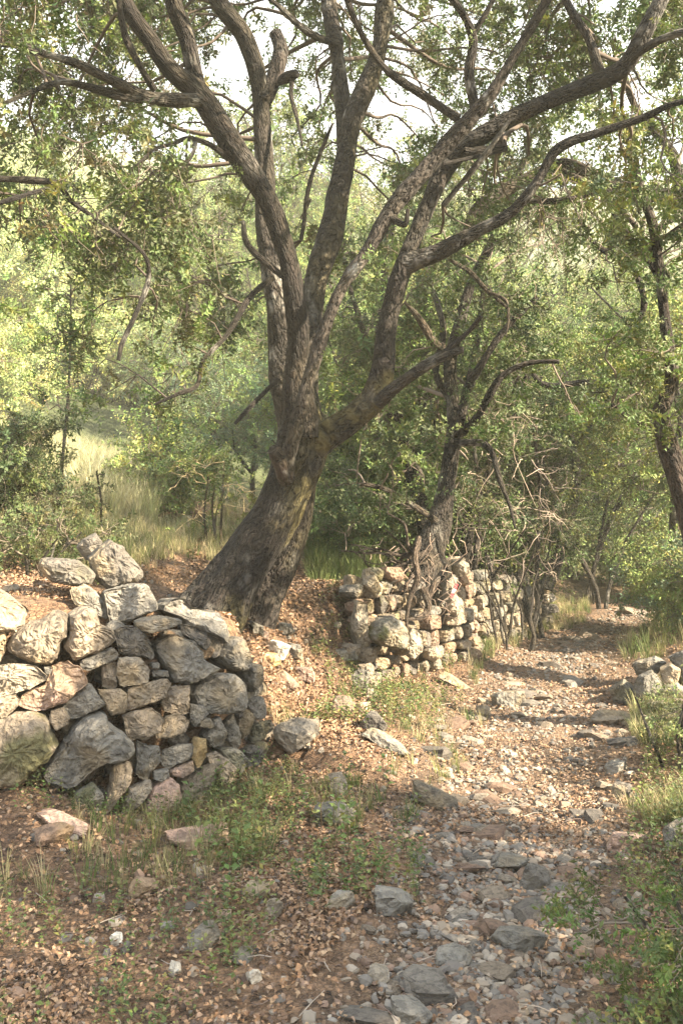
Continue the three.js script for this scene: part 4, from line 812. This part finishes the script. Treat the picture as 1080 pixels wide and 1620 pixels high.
{
  const T = new Tree('oak_tree', 'brown trunked tree at the right edge with yellow green leaves', 'tree', V(at(1110, 900, 7.6).x, height(at(1110, 900, 7.6).x, -7.6), -7.6), 61), d = 7.6, r = rng(611), b = T.t.position;
  T.limbW('trunk', [{ p: V(b.x + .12, b.y - .1, b.z), r: .15 }, { p: at(1112, 930, d), r: .12 }, { p: at(1095, 830, d), r: .1 }, { p: at(1076, 760, d), r: .085 }, { p: at(1058, 705, d), r: .08 }, { p: at(1042, 660, d), r: .065 }, { p: at(1060, 600, d), r: .055 }, { p: at(1052, 520, d), r: .05 }, { p: at(1042, 430, d), r: .045 }, { p: at(1030, 350, d), r: .04 }, { p: at(1010, 290, d), r: .03 }, { p: at(1000, 200, d), r: .02 }], { bark: { tone: [.17, .12, .09] } });
  T.limb('branch', [[1055, 705, 9, d], [1030, 680, 5, d], [1000, 665, 4, d], [965, 640, 3, d]], { bark: { tone: [.17, .12, .09] } });
  T.limb('branch', [[1058, 590, 7, d], [1085, 540, 6, d], [1120, 470, 5, d]], {});
  T.limb('branch', [[1044, 440, 6, d], [1010, 400, 4, d], [975, 390, 3, 7.5], [950, 400, 2, 7.4]], {});
  for (let k = 0; k < 12; k++) T.clump(at(lerp(965, 1160, r()), lerp(550, 690, r()), lerp(7, 8.4, r())), (40 + 30 * r()) * d / FPX, { n: 6, per: 4, maxR: .08, mix: [['fresh', .45], ['yellow', .4], ['oak', .15]] });
  for (let k = 0; k < 16; k++) T.clump(at(lerp(960, 1200, r()), lerp(260, 540, r()), lerp(7, 8.6, r())), (45 + 30 * r()) * d / FPX, { n: 6, per: 4, maxR: .08, mix: [['fresh', .3], ['yellow', .3], ['oak', .4]] });
  T.finish();
}
{
  const T = new Tree('oak_tree', 'arching sunlit limb and drooping twigs of the tree over the right side of the path', 'tree', V(at(1180, 900, 9.4).x, height(at(1180, 900, 9.4).x, -9.4), -9.4), 71), d = 9.4, r = rng(711), b = T.t.position;
  T.limbW('trunk', [{ p: V(b.x, b.y - .1, b.z), r: .2 }, { p: at(1180, 800, d), r: .16 }, { p: at(1160, 600, d), r: .13 }, { p: at(1130, 430, d), r: .11 }, { p: at(1080, 320, d), r: .1 }, { p: at(1010, 305, d), r: .085 }, { p: at(950, 285, d), r: .085 }, { p: at(895, 262, d), r: .09 }, { p: at(850, 275, d), r: .08 }, { p: at(800, 300, d), r: .075 }, { p: at(755, 335, d), r: .07 }, { p: at(735, 375, d), r: .05 }], { bark: { tone: [.3, .235, .175], lichen: .3 } });
  T.limb('branch', [[880, 268, 8, d], [940, 300, 6, 9.1], [985, 335, 5, 9], [1020, 380, 4, 9], [1045, 420, 3, 8.9]], { bark: { tone: [.28, .22, .17] } });
  T.limb('branch', [[950, 288, 6, d], [975, 345, 6, 9.2], [1000, 420, 5, 9.1], [1018, 480, 5, 9], [1005, 520, 3, 9]], {});
  T.limb('branch', [[830, 318, 4, 9], [880, 318, 5, 8.9], [940, 305, 5, 8.8], [1000, 305, 5, 8.8], [1090, 300, 4, 8.7]], { bark: { tone: [.12, .095, .08] } });
  T.limb('branch', [[920, 370, 3, 9], [960, 400, 5, 9], [990, 405, 5, 9], [1025, 398, 4, 9], [1060, 440, 3, 9]], {});
  T.limb('branch', [[1080, 320, 9, d], [1060, 240, 8, 9.2], [1010, 180, 6, 9], [980, 100, 5, 9]], {});
  for (let k = 0; k < 70; k++) { const p = at(840 + 260 * r(), 250 + 120 * r(), 8.8 + .8 * r()), l = [p]; let dx = (r() - .5) * .25; for (let i = 0; i < 6; i++) { dx += (r() - .5) * .16; l.push(l[i].clone().add(V(dx, -.06 - .12 * r(), (r() - .5) * .12))); } T.twTone = r() < .4 ? [.24, .19, .15] : [.1, .085, .07]; T.twig(l, .007, .002); }
  T.twTone = [.13, .105, .085];
  for (let k = 0; k < 24; k++) T.clump(at(lerp(780, 1180, r()), lerp(60, 420, r()), lerp(8.6, 10.8, r())), .4 + .25 * r(), { n: 6, per: 4, size: 1.2, mix: [['yellow', .35], ['oak', .4], ['fresh', .25]] });
  T.finish();
}

// slim dark stems standing in the thicket behind the second wall
{
  const r = rng(77), spots = [[575, 12.4], [640, 13.2], [738, 12.2], [768, 13.4], [790, 12.6], [822, 14.2], [846, 13.4], [920, 17.5], [945, 16.6], [965, 20]], word = ['leftmost', 'second', 'third', 'fourth', 'fifth', 'sixth', 'seventh', 'eighth', 'ninth', 'tenth'];
  spots.forEach(([px, d], k) => {
    const p = at(px, 800, d), b = V(p.x, height(p.x, p.z) - .1, p.z), T = new Tree('slim_tree', word[k] + (k ? ' from the left' : '') + ' of the slim dark stems behind the second wall', 'tree', b, 700 + k, 'slim dark stems behind the second wall'), H = 3 + 2.2 * r();
    for (let s = 0; s < 2 + (k % 2); s++) { const pts = [{ p: b.clone().add(V(.1 * s, 0, 0)), r: .05 - .012 * s }]; const v = V((r() - .5) * .5, 1, (r() - .5) * .3); for (let i = 0; i < 6; i++) { v.add(V((r() - .5) * .55, 0, (r() - .5) * .4)); pts.push({ p: pts[i].p.clone().addScaledVector(v, H / 7), r: pts[0].r * (1 - i * .13) }); } T.limbW(s ? 'branch' : 'trunk', pts, { sides: 7, step: .12, bark: { tone: [.12, .095, .08] } }); const e = pts[4].p; T.limbW('branch', [{ p: e.clone(), r: pts[4].r * .7 }, { p: e.clone().add(V((r() - .5) * .8, .25, (r() - .5) * .5)), r: .014 }, { p: e.clone().add(V((r() - .5) * 1.8, .5 + .4 * r(), (r() - .5))), r: .006 }], { sides: 5, step: .1, bark: { tone: [.12, .095, .08] } }); }
    for (let i = 0; i < 9; i++) { const q = T.s[Math.floor(r() * T.s.length)].p; if (q.y > b.y + 1.2) T.clump(q.clone().add(rand3(r).multiplyScalar(.6)), .35, { n: 6, per: 2, set: 'fine', size: 1.1, mix: [['fresh', .6], ['oak', .4]] }); }
    T.finish();
  });
}

// ---------------------------------------------------------------- trees and bushes of the wood: prototypes and their copies
function woodTree(name, label, group, seed, H, W, mix, set = 'mid', lean = 0, o = {}) {
  const T = new Tree(name, label, 'tree', V(0, 0, 0), seed, group), r = T.r, tone = [.14, .115, .09];
  const top = V(lean + (r() - .5) * .6, H * .78, (r() - .5) * .6), trunk = [];
  for (let i = 0; i <= 5; i++) { const t = i / 5; trunk.push({ p: V(top.x * t * t + (r() - .5) * .22 * t, -.3 + t * (top.y + .3), top.z * t * t + (r() - .5) * .22 * t), r: lerp(.03 + H * .016, .02, t) }); }
  T.limbW('trunk', trunk, { bark: { tone }, sides: 9, step: .25 });
  for (let k = 0; k < 7; k++) { const s = trunk[2 + (k % 3)], a = k * 2.4 + r(), e = V(Math.cos(a) * W * .6, s.p.y + H * (.1 + .28 * r()), Math.sin(a) * W * .6).add(V(top.x * .5, 0, 0)); T.limbW('branch', [{ p: s.p.clone(), r: s.r * .6 }, { p: s.p.clone().lerp(e, .5).add(rand3(r).multiplyScalar(.3)), r: s.r * .4 }, { p: e, r: .015 }], { sides: 6, step: .3, bark: { tone } }); }
  const n = o.n ?? 46;
  for (let k = 0; k < n; k++) { const q = rand3(r); q.multiplyScalar(.5 + .4 / Math.max(.3, q.length())); T.clump(V(top.x * .6 + q.x * W * .72, H * .62 + q.y * H * .34, top.z * .6 + q.z * W * .72), (.55 + .5 * r()) * (o.cr ?? 1), { n: o.tw ?? 7, per: o.per ?? 3, set, size: .8, mix, tk: 1.6, maxR: 9 }); }
  T.finish(); return T.t;
}
function bush(name, label, group, seed, H, W, mix, set = 'mid', o = {}) {
  const T = new Tree(name, label, o.cat ?? 'bush', V(0, 0, 0), seed, group), r = T.r; T.twTone = o.tw ?? [.17, .14, .11];
  for (let k = 0; k < (o.stems ?? 6); k++) { const a = k * 2.4 + r(), e = V(Math.cos(a) * W * .5 * r(), H * (.6 + .3 * r()), Math.sin(a) * W * .5 * r()); T.limbW('stem', [{ p: V(Math.cos(a) * .08, -.1, Math.sin(a) * .08), r: .012 + H * .006 }, { p: e.clone().multiplyScalar(.5).add(rand3(r).multiplyScalar(.12 * H)), r: .01 + H * .003 }, { p: e, r: .006 }], { sides: 5, step: .15, bark: { tone: T.twTone } }); }
  for (let k = 0; k < (o.n ?? 26); k++) { const q = rand3(r); T.clump(V(q.x * W * .5, H * (.52 + .46 * q.y), q.z * W * .5), (o.cr ?? .2) * H, { n: o.tw1 ?? 8, per: o.per ?? 3, set, size: o.size ?? .8, mix, maxR: 9, tk: o.tk ?? 1.2 }); }
  T.finish(); return T.t;
}
function putAt(o, px, d, s, turn, dy = 0) { const p = at(px, 800, d); o.position.set(p.x, height(p.x, p.z) - .05 + dy, p.z); o.rotation.y = turn; o.scale.setScalar(s); return o; }
const ORD = 'first second third fourth fifth sixth seventh eighth ninth tenth eleventh twelfth thirteenth fourteenth fifteenth sixteenth seventeenth eighteenth nineteenth twentieth twenty-first twenty-second'.split(' ');
function copies(proto, list) { const what = proto.userData.label, rank = list.map(q => q[0]).sort((a, b) => a - b); list.forEach(([px, d, s, turn], i) => { let o = proto; if (i) { o = proto.clone(); o.name = numbered(proto.name.replace(/_\d+$/, '')); scene.add(o); } putAt(o, px, d, s, turn); o.userData.label = ORD[rank.indexOf(px)] + ' from the left of the ' + what; }); }
copies(woodTree('wood_tree', 'mid green trees of the wood behind the walls', 'mid green trees of the wood', 81, 6.5, 2.4, [['sunny', .35], ['fresh', .4], ['oak', .25]]), [[600, 15, .95, 0], [770, 16, 1, 2], [690, 19, 1.1, 4], [880, 20, 1.05, 1], [520, 20, 1.0, 3], [1010, 23, 1.2, 5], [800, 25, 1.2, 2.5], [940, 28, 1.3, .5], [1090, 17, 1.1, 1.5], [1130, 25, 1.3, 4.2], [640, 27, 1.2, 5.2], [440, 27, 1.2, 2.2], [1000, 34, 1.5, 3.3], [540, 31, 1.5, 1.2], [350, 33, 1.5, 2.8], [720, 32, 1.5, .3], [470, 36, 2.1, 3.7], [620, 38, 2.2, 2.2], [390, 40, 2.2, .9], [760, 37, 2.1, 4.4]]);
copies(woodTree('wood_tree', 'yellowish open trees on the right of the path', 'yellowish trees on the right of the path', 82, 6, 2.2, [['yellow', .4], ['sunny', .5], ['oak', .1]]), [[1060, 13, .9, 1], [950, 24, 1.0, 3], [1100, 20, 1.1, 5], [860, 30, 1.3, 2]]);
copies(woodTree('wood_tree', 'bluish green trees behind the leaning oak', 'bluish green trees at the meadow edge', 83, 4.2, 2.1, [['blue', .6], ['fresh', .3], ['oak', .1]]), [[400, 19, .8, 0], [330, 23, .85, 2], [490, 17, .8, 4], [250, 26, .9, 1]]);
copies(bush('bush', 'leafy bushes growing under the trees', 'leafy bushes under the trees', 91, 1.7, 1.7, [['oak', .5], ['deep', .3], ['fresh', .2]]), [[545, 12.2, .8, 0], [600, 12.6, 1, 1], [770, 14, 1.05, 2], [720, 13, .9, 5], [820, 16, 1.1, 3], [640, 14.5, 1.2, 4], [500, 14, .8, 2.2], [560, 17, 1.2, 1.7]]);
copies(bush('bush', 'green bushes at the far end of the path', 'bushes at the end of the path', 92, 1.6, 1.8, [['fresh', .4], ['sunny', .4], ['blue', .2]]), [[985, 20, 1, 0], [900, 20.5, 1.1, 1], [1060, 14, .9, 3], [1075, 18, 1.2, 4], [930, 23, 1.3, 5], [1000, 25, 1.5, 2], [880, 24, 1.2, 2.6], [1110, 12, .9, 1.1]]);
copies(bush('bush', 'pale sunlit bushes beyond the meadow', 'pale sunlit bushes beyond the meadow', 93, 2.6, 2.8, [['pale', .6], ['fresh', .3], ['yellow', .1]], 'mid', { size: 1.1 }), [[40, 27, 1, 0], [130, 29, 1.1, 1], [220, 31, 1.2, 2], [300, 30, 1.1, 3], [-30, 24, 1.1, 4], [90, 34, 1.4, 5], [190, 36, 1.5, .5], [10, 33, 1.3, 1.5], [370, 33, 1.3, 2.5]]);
// the wooded hillsides far behind, one mass
{
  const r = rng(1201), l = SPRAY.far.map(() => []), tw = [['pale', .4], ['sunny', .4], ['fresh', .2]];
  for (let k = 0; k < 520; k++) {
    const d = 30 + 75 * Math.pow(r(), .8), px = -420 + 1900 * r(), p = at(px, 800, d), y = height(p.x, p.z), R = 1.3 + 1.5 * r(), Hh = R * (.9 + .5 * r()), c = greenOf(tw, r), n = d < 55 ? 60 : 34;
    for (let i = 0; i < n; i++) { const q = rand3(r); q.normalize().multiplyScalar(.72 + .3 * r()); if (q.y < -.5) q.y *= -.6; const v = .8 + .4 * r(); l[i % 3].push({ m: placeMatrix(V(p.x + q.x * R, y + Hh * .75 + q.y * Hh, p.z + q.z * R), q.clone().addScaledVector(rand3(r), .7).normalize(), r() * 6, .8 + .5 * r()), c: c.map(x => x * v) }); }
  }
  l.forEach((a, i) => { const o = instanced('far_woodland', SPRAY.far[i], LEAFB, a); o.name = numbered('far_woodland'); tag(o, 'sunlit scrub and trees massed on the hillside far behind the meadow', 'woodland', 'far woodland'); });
}

// ---------------------------------------------------------------- plants near the path
{
  const o = bush('bush', 'dark small leaved shrub on the terrace at the left edge above the wall', null, 95, 1.15, 1.5, [['oak', .4], ['deep', .35], ['olive', .25]], 'near', { n: 40, tw1: 10, per: 4, size: .8, cr: .22, tk: .8 });
  putAt(o, -20, 7.4, .95, 0);
  const o2 = bush('bush', 'low green shrub spreading just behind the top stones of the left wall', null, 96, .55, 1.3, [['olive', .5], ['oak', .5]], 'near', { n: 24, tw1: 8, per: 3, size: .65, cr: .3, tk: .7 });
  putAt(o2, 55, 6.9, 1, 0);
  const o3 = bush('bush', 'leafy bright green bramble at the lower right edge of the path', null, 97, .42, 1.0, [['fresh', .6], ['oak', .3], ['yellow', .1]], 'near', { n: 12, tw1: 7, per: 3, size: .52, cr: .4, tk: .5 });
  putAt(o3, 1085, 3.35, 1, 0);
  const o4 = bush('bush', 'pale leaved twiggy bush by the grassy right verge', null, 98, .7, .9, [['pale', .6], ['olive', .4]], 'near', { n: 14, tw1: 7, per: 3, size: .6, cr: .3, tk: .7 });
  putAt(o4, 1068, 6.6, 1, 0);
  const y = bush('bush', 'yellow green twiggy shrub with bare pale stems at the meadow edge', null, 99, 1.25, 1.1, [['yellow', .75], ['fresh', .25]], 'near', { n: 12, tw1: 6, per: 2, size: .8, cr: .22, tk: 1.1, tw: [.38, .3, .17], stems: 4 });
  putAt(y, 342, 11.2, 1.05, 0);
  const g = bush('bush', 'rounded yellow green bush behind the dry grass', null, 100, 1.3, 1.6, [['fresh', .5], ['pale', .3], ['yellow', .2]], 'mid', { n: 22 });
  putAt(g, 255, 13.5, 1, 0);
  // the slim sapling
  const T = new Tree('sapling', 'slim sapling with one straight dark stem and few leaves, before the dry grass', 'sapling', at(94, 812, 8.6), 120), r = T.r;
  T.limb('stem', [[94, 830, 3, 8.6], [97, 770, 3, 8.6], [100, 720, 2.6, 8.6], [106, 660, 2.4, 8.6], [110, 600, 2.2, 8.6], [112, 540, 2, 8.6], [112, 450, 1.2, 8.6]], { sides: 6, bark: { tone: [.09, .075, .06] } });
  for (let k = 0; k < 22; k++) T.clump(at(112 + (r() - .5) * 110, lerp(440, 690, r()), lerp(8.3, 8.9, r())), .13, { n: 3, per: 2, size: .75, mix: [['oak', .5], ['fresh', .5]], tk: .7 });
  T.finish();
  const S = new Tree('sapling', 'small bare twig sprouting on the leafy terrace behind the left wall', 'sapling', at(160, 832, 8.4), 121);
  S.limb('stem', [[161, 835, 2, 8.4], [160, 790, 2, 8.4], [153, 745, 1.5, 8.4]], { sides: 5 });
  for (let k = 0; k < 6; k++) S.clump(at(158 + (S.r() - .5) * 26, lerp(740, 800, S.r()), 8.4), .06, { n: 2, per: 1, size: .6, mix: [['oak', 1]] });
  S.finish();
  // thicket of bare grey twigs over the slumped bank
  const K = new Tree('thicket', 'tangle of bare grey twigs on the bank between the second wall and the curved tree', 'thicket', at(800, 900, 13), 130), q = K.r;
  for (let k = 0; k < 14; k++) { const x = 735 + 130 * q(), d = 11.6 + 2.6 * q(), b = at(x, 920, d); b.y = height(b.x, b.z) - .05; const pts = [{ p: b, r: .012 + .016 * q() }]; let v = V((q() - .5) * .5, 1, (q() - .5) * .4); for (let i = 0; i < 5; i++) { v.add(V((q() - .5) * .7, (q() - .55) * .3, (q() - .5) * .4)); pts.push({ p: pts[i].p.clone().addScaledVector(v, .3), r: pts[0].r * (1 - i * .17) }); } K.limbW('stem', pts, { sides: 5, step: .12, bark: { tone: [.2, .165, .135] } }); }
  for (let k = 0; k < 330; k++) { const d = 11.3 + 3.2 * q(), p = at(700 + 190 * q(), 690 + 230 * q(), d), l = [p]; const v = V((q() - .5) * .6, (q() - .6) * .5, (q() - .5) * .4); for (let i = 0; i < 5; i++) { v.add(rand3(q).multiplyScalar(.22)); l.push(l[i].clone().addScaledVector(v, .22)); } K.twTone = q() < .4 ? [.3, .245, .19] : [.15, .12, .1]; K.twig(l, .005 + .004 * q(), .002); }
  for (let k = 0; k < 16; k++) K.clump(at(700 + 190 * q(), 660 + 200 * q(), 11.6 + 2.6 * q()), .35, { n: 6, per: 2, set: 'fine', mix: [['olive', .6], ['deep', .4]] });
  K.finish();
}

// ---------------------------------------------------------------- leaf litter, grass, weeds
const GREY1 = [1, 1, 1];
{
  const r = rng(1400), shapes = [];
  for (let k = 0; k < 5; k++) {                        // curled dry leaves, about 4 cm long before scaling
    const mb = new MB(), L = .042, W = .019, c1 = (r() - .3) * 1.4, n = 4, row = [];
    for (let i = 0; i <= n; i++) { const t = i / n, w = W * Math.sin(Math.PI * clamp(t * .92 + .05)) * (.9 + .2 * r()) + .0008, yy = Math.sin(t * Math.PI) * L * .22 * c1, x = (t - .5) * L; row.push([V(x, yy + w * .45, -w * .75), V(x, yy, 0), V(x, yy + w * (.25 + .3 * r()), w * .75)]); }
    for (let i = 0; i < n; i++) for (let j = 0; j < 2; j++) { const v = .85 + .3 * r(); mb.tri(row[i][j], row[i][j + 1], row[i + 1][j], [v, v, v]); mb.tri(row[i][j + 1], row[i + 1][j + 1], row[i + 1][j], [v, v, v]); }
    shapes.push(mb.geo());
  }
  const tones = [[.265, .16, .088], [.205, .117, .063], [.32, .22, .133], [.145, .087, .052], [.285, .192, .123], [.215, .15, .106], [.085, .058, .043]], lists = shapes.map(() => []);
  for (let k = 0, tries = 0; k < 105000 && tries < 800000; tries++) {
    const d = 1.9 + 14 * Math.pow(r(), 1.7), x = (-.46 + .98 * r()) * (d + .8), z = -d, e = edgeInfo(x, z), po = Math.abs(pathOff(x, z));
    let den = .8; if (e.s > 0 && e.s < .4 && e.w < .6) continue;
    if (po < 1.2) den = d < 5 ? .09 : .3; den *= .3 + 1.1 * sstep(-.2, .22, fbm(x * 1.6, z * 1.6, 70, 3)); if (e.s > 4) den *= .4;
    if (r() > den) continue; k++;
    const s = (.28 + .28 * r() + .45 * r() * r() * r()) * (1 + .03 * d), c = tones[Math.floor(Math.pow(r(), 1.15) * 7)], v = .75 + .5 * r();
    _q.setFromEuler(new THREE.Euler((r() - .5) * 1.5, r() * 6.28, (r() - .5) * 1.5));
    lists[k % 5].push({ m: new THREE.Matrix4().compose(V(x, height(x, z) + .012 + .012 * r(), z), _q.clone(), V(s, s, s)), c: c.map(q => q * v) });
  }
  for (let k = 0; k < 9000; k++) {                    // thick on the slope of the breach and under the leaning oak
    const d = lerp(6.6, 11.5, r()), q = at(lerp(300, 610, r()), 900, d), e = edgeInfo(q.x, q.z); if (e.s > 0 && e.s < .3 && e.w < .5) continue;
    const s = (.5 + .55 * r()) * 1.25, c = tones[Math.floor(Math.pow(r(), 1.15) * 7)], v = .75 + .5 * r();
    _q.setFromEuler(new THREE.Euler((r() - .5) * 1.5, r() * 6.28, (r() - .5) * 1.5));
    lists[k % 5].push({ m: new THREE.Matrix4().compose(V(q.x, height(q.x, q.z) + .015 + .015 * r(), q.z), _q.clone(), V(s, s, s)), c: c.map(q => q * v) });
  }
  lists.forEach(l => { const o = instanced('leaf_litter', shapes[lists.indexOf(l)], DRY, l); o.name = numbered('leaf_litter'); tag(o, 'brown dry leaves strewn over the ground', 'leaf litter', 'leaf litter'); });
  // fallen sticks
  const mb = new MB();
  for (let k = 0; k < 420; k++) { const d = 2.2 + 9 * r(), x = (-.42 + .9 * r()) * d, z = -d, e = edgeInfo(x, z); if (e.s > 0 && e.s < .5) continue; const p = V(x, height(x, z) + .018, z), a = r() * 6.28, L = .06 + .22 * r() * r(), v = V(Math.cos(a), .06 * (r() - .3), Math.sin(a)); const c = r() < .5 ? [.3, .25, .2] : [.14, .1, .08]; mb.tube([p, p.clone().addScaledVector(v, L * .5).add(rand3(r).multiplyScalar(.015)), p.clone().addScaledVector(v, L)], [.003, .0025, .0015], 4, { color: () => c }); }
  tag(part('fallen_twig', mb.geo(), TWIG, null, 'stuff'), 'thin fallen twigs scattered over the leaves', 'twigs');
}
function tuftGeo(seed, n, H, spread, w) {               // a tuft of bending blades
  const r = rng(seed), mb = new MB();
  for (let k = 0; k < n; k++) {
    const a = r() * 6.28, b = V(Math.cos(a) * spread * r(), 0, Math.sin(a) * spread * r()), h = H * (.45 + .65 * r()), out = V(Math.cos(a), 0, Math.sin(a)).multiplyScalar(h * (.15 + .5 * r())), side = V(-Math.sin(a), 0, Math.cos(a)), v = .7 + .6 * r(), c = [v, v, v];
    const q = t => b.clone().add(V(out.x * t * t, h * t * (1 - .18 * t * t), out.z * t * t));
    const p = [q(0), q(.4), q(.75), q(1)], ww = [w, w * .85, w * .5];
    for (let i = 0; i < 3; i++) { const l = p[i].clone().addScaledVector(side, ww[i]), m = p[i].clone().addScaledVector(side, -ww[i]); if (i < 2) { const l2 = p[i + 1].clone().addScaledVector(side, ww[i + 1]), m2 = p[i + 1].clone().addScaledVector(side, -ww[i + 1]); mb.tri(l, m, l2, c); mb.tri(m, m2, l2, c); } else mb.tri(l, m, p[3], c); }
  }
  return mb.geo();
}
{
  const r = rng(1500), tall = [1, 2, 3].map(k => tuftGeo(150 + k, 34, .8, .12, .0035)), low = [1, 2, 3].map(k => tuftGeo(160 + k, 22, .2, .05, .0016));
  const scatter = (name, label, cat, geos, count, pick, cols, size, mat = GRASS) => {
    const l = geos.map(() => []);
    for (let k = 0, tries = 0; k < count && tries < count * 30; tries++) { const p = pick(r); if (!p) continue; k++; const c = cols[Math.floor(r() * cols.length)], v = .75 + .5 * r(), s = size * (.6 + .8 * r()), dir = V((r() - .5) * .4, 1, (r() - .5) * .4).normalize(); l[k % geos.length].push({ m: placeMatrix(V(p[0], height(p[0], p[1]) - .005, p[1]), dir, r() * 6.28, s), c: c.map(q => q * v) }); }
    l.forEach((a, i) => { if (!a.length) return; const o = instanced(name, geos[i], mat, a); o.name = numbered(name); tag(o, label, cat, label); });
  };
  const zone = (px0, px1, d0, d1, test) => q => { const d = lerp(d0, d1, q()), px = lerp(px0, px1, q()), p = at(px, 800, d); return !test || test(p.x, p.z, edgeInfo(p.x, p.z)) ? [p.x, p.z] : null; };
  const patch = (x, z, s) => fbm(x * 1.7, z * 1.7, s, 3) > -.02;
  const DRYG = [[.4, .35, .2], [.34, .31, .15], [.46, .4, .25], [.27, .28, .12]], GRN = [[.1, .15, .04], [.14, .18, .055], [.2, .21, .07], [.09, .12, .035]], MIXG = [...DRYG.slice(0, 2), ...GRN];
  scatter('meadow_grass', 'tall pale dry grass of the sunlit meadow behind the sapling', 'grass', tall, 3000, zone(-150, 240, 12.3, 22), [[.5, .47, .3], [.46, .44, .25], [.55, .52, .36], [.36, .38, .18]], .82);
  scatter('meadow_grass', 'greener tall grass under the trees behind the leaning oak', 'grass', tall, 170, zone(230, 620, 13, 17), [...DRYG, ...MIXG], .6);
  scatter('terrace_grass', 'grass fringing the leafy terrace behind the left wall', 'grass', low, 1300, zone(-60, 420, 7.5, 12.5, (x, z, e) => e.s > 1.2 && (patch(x, z, 12) || -z > 10.4) && !(x > -1.9 && -z < 10.2)), [...DRYG, ...MIXG], 1.2);
  scatter('terrace_grass', 'green grass at the edge of the slope right of the leaning trunk', 'grass', low, 260, zone(490, 600, 10.6, 12.4), GRN, 1.9);
  scatter('verge_grass', 'long green and dry grass on the left verge of the far path', 'grass', low, 300, zone(740, 930, 10.6, 17.5, (x, z, e) => e.s < .5 && pathOff(x, z) < -.8), [...GRN, ...DRYG], 1.15);
  scatter('verge_grass', 'dry and green grass on the right verge of the path', 'grass', low, 750, zone(930, 1180, 3.6, 9.5, (x, z) => pathOff(x, z) > .95 && patch(x, z, 22)), [...DRYG, ...MIXG], .95);
  scatter('verge_grass', 'thin grass at the foot of the walls', 'grass', low, 240, zone(0, 760, 3.6, 10.5, (x, z, e) => e.s < .25 && e.s > -1.3 && patch(x, z, 42)), MIXG, .85);
  scatter('verge_grass', 'grass along the right edge of the far path', 'grass', low, 200, zone(950, 1180, 11, 20, (x, z) => pathOff(x, z) > .9), MIXG, 1.7);
  // weeds: low leafy shoots
  const weed = [1, 2, 3, 4].map(k => sprayGeo(200 + k, { n: 12, len: .17, leaf: .03, ratio: .6, folded: true, spread: .022 })), GW = [[.1, .17, .04], [.15, .2, .05], [.2, .23, .07], [.08, .12, .035]];
  scatter('weeds', 'small leafy weeds along the foot of the left wall', 'weeds', weed, 200, zone(40, 520, 4.2, 6.6, (x, z, e) => e.s < .02 && e.s > -1.0 && patch(x, z, 52)), GW, .8, LEAF);
  scatter('weeds', 'leafy weeds in the litter left of the gravel', 'weeds', weed, 260, zone(330, 680, 3.3, 6.2, (x, z) => pathOff(x, z) < -.8 && fbm(x * 1.6, z * 1.6, 62, 3) > -.06), GW, .85, LEAF);
  scatter('weeds', 'bright green low shoots in the dry leaves at lower left', 'weeds', weed, 170, zone(-40, 320, 2.6, 4.4, (x, z) => fbm(x * 1.8, z * 1.8, 72, 3) > .07), GW, .7, LEAF);
  scatter('weeds', 'leafy weeds at the lower right beside the gravel', 'weeds', weed, 320, zone(860, 1200, 2.4, 4.6, (x, z) => pathOff(x, z) > .75 && patch(x, z, 82)), GW, .8, LEAF);
  scatter('weeds', 'weeds below the second wall and in the breach', 'weeds', weed, 520, zone(430, 830, 7, 11, (x, z, e) => e.s < .6 && pathOff(x, z) < -.75 && patch(x, z, 92)), GW, .95, LEAF);
  scatter('weeds', 'taller leafy stalks in the litter below the left wall', 'weeds', weed, 45, zone(300, 640, 3.9, 6.0, (x, z, e) => e.s < -.1 && pathOff(x, z) < -.9), GW, 1.3, LEAF);
  scatter('weeds', 'pale weeds among the right verge grass', 'weeds', weed, 500, zone(930, 1180, 4.4, 9, (x, z) => pathOff(x, z) > 1), GW, .9, LEAF);
}

// ---------------------------------------------------------------- the trees on the right bank and behind the path that shade it
{
  const list = [];
  const proto = woodTree('shade_tree', 'tall evergreen trees outside the picture that shade the path', 'trees shading the path', 84, 7.5, 3.0, [['oak', .6], ['deep', .4]], 'mid', 0, { n: 26, tw: 16, per: 4, cr: .85 });
  const spots = [[3.5, -3.3, .58, 0], [8.2, -.4, .85, 4], [3.9, -1.0, .62, 2.4]];
  spots.forEach(([x, z, s, a], i) => { const o = i ? proto.clone() : proto; if (i) { o.name = numbered('shade_tree'); scene.add(o); } o.position.set(x, height(x, z) - .1, z); o.rotation.y = a; o.scale.setScalar(s); o.userData.label = ORD[i] + ' of the tall evergreen trees outside the picture that shade the path'; });
}

renderer.render(scene, camera);
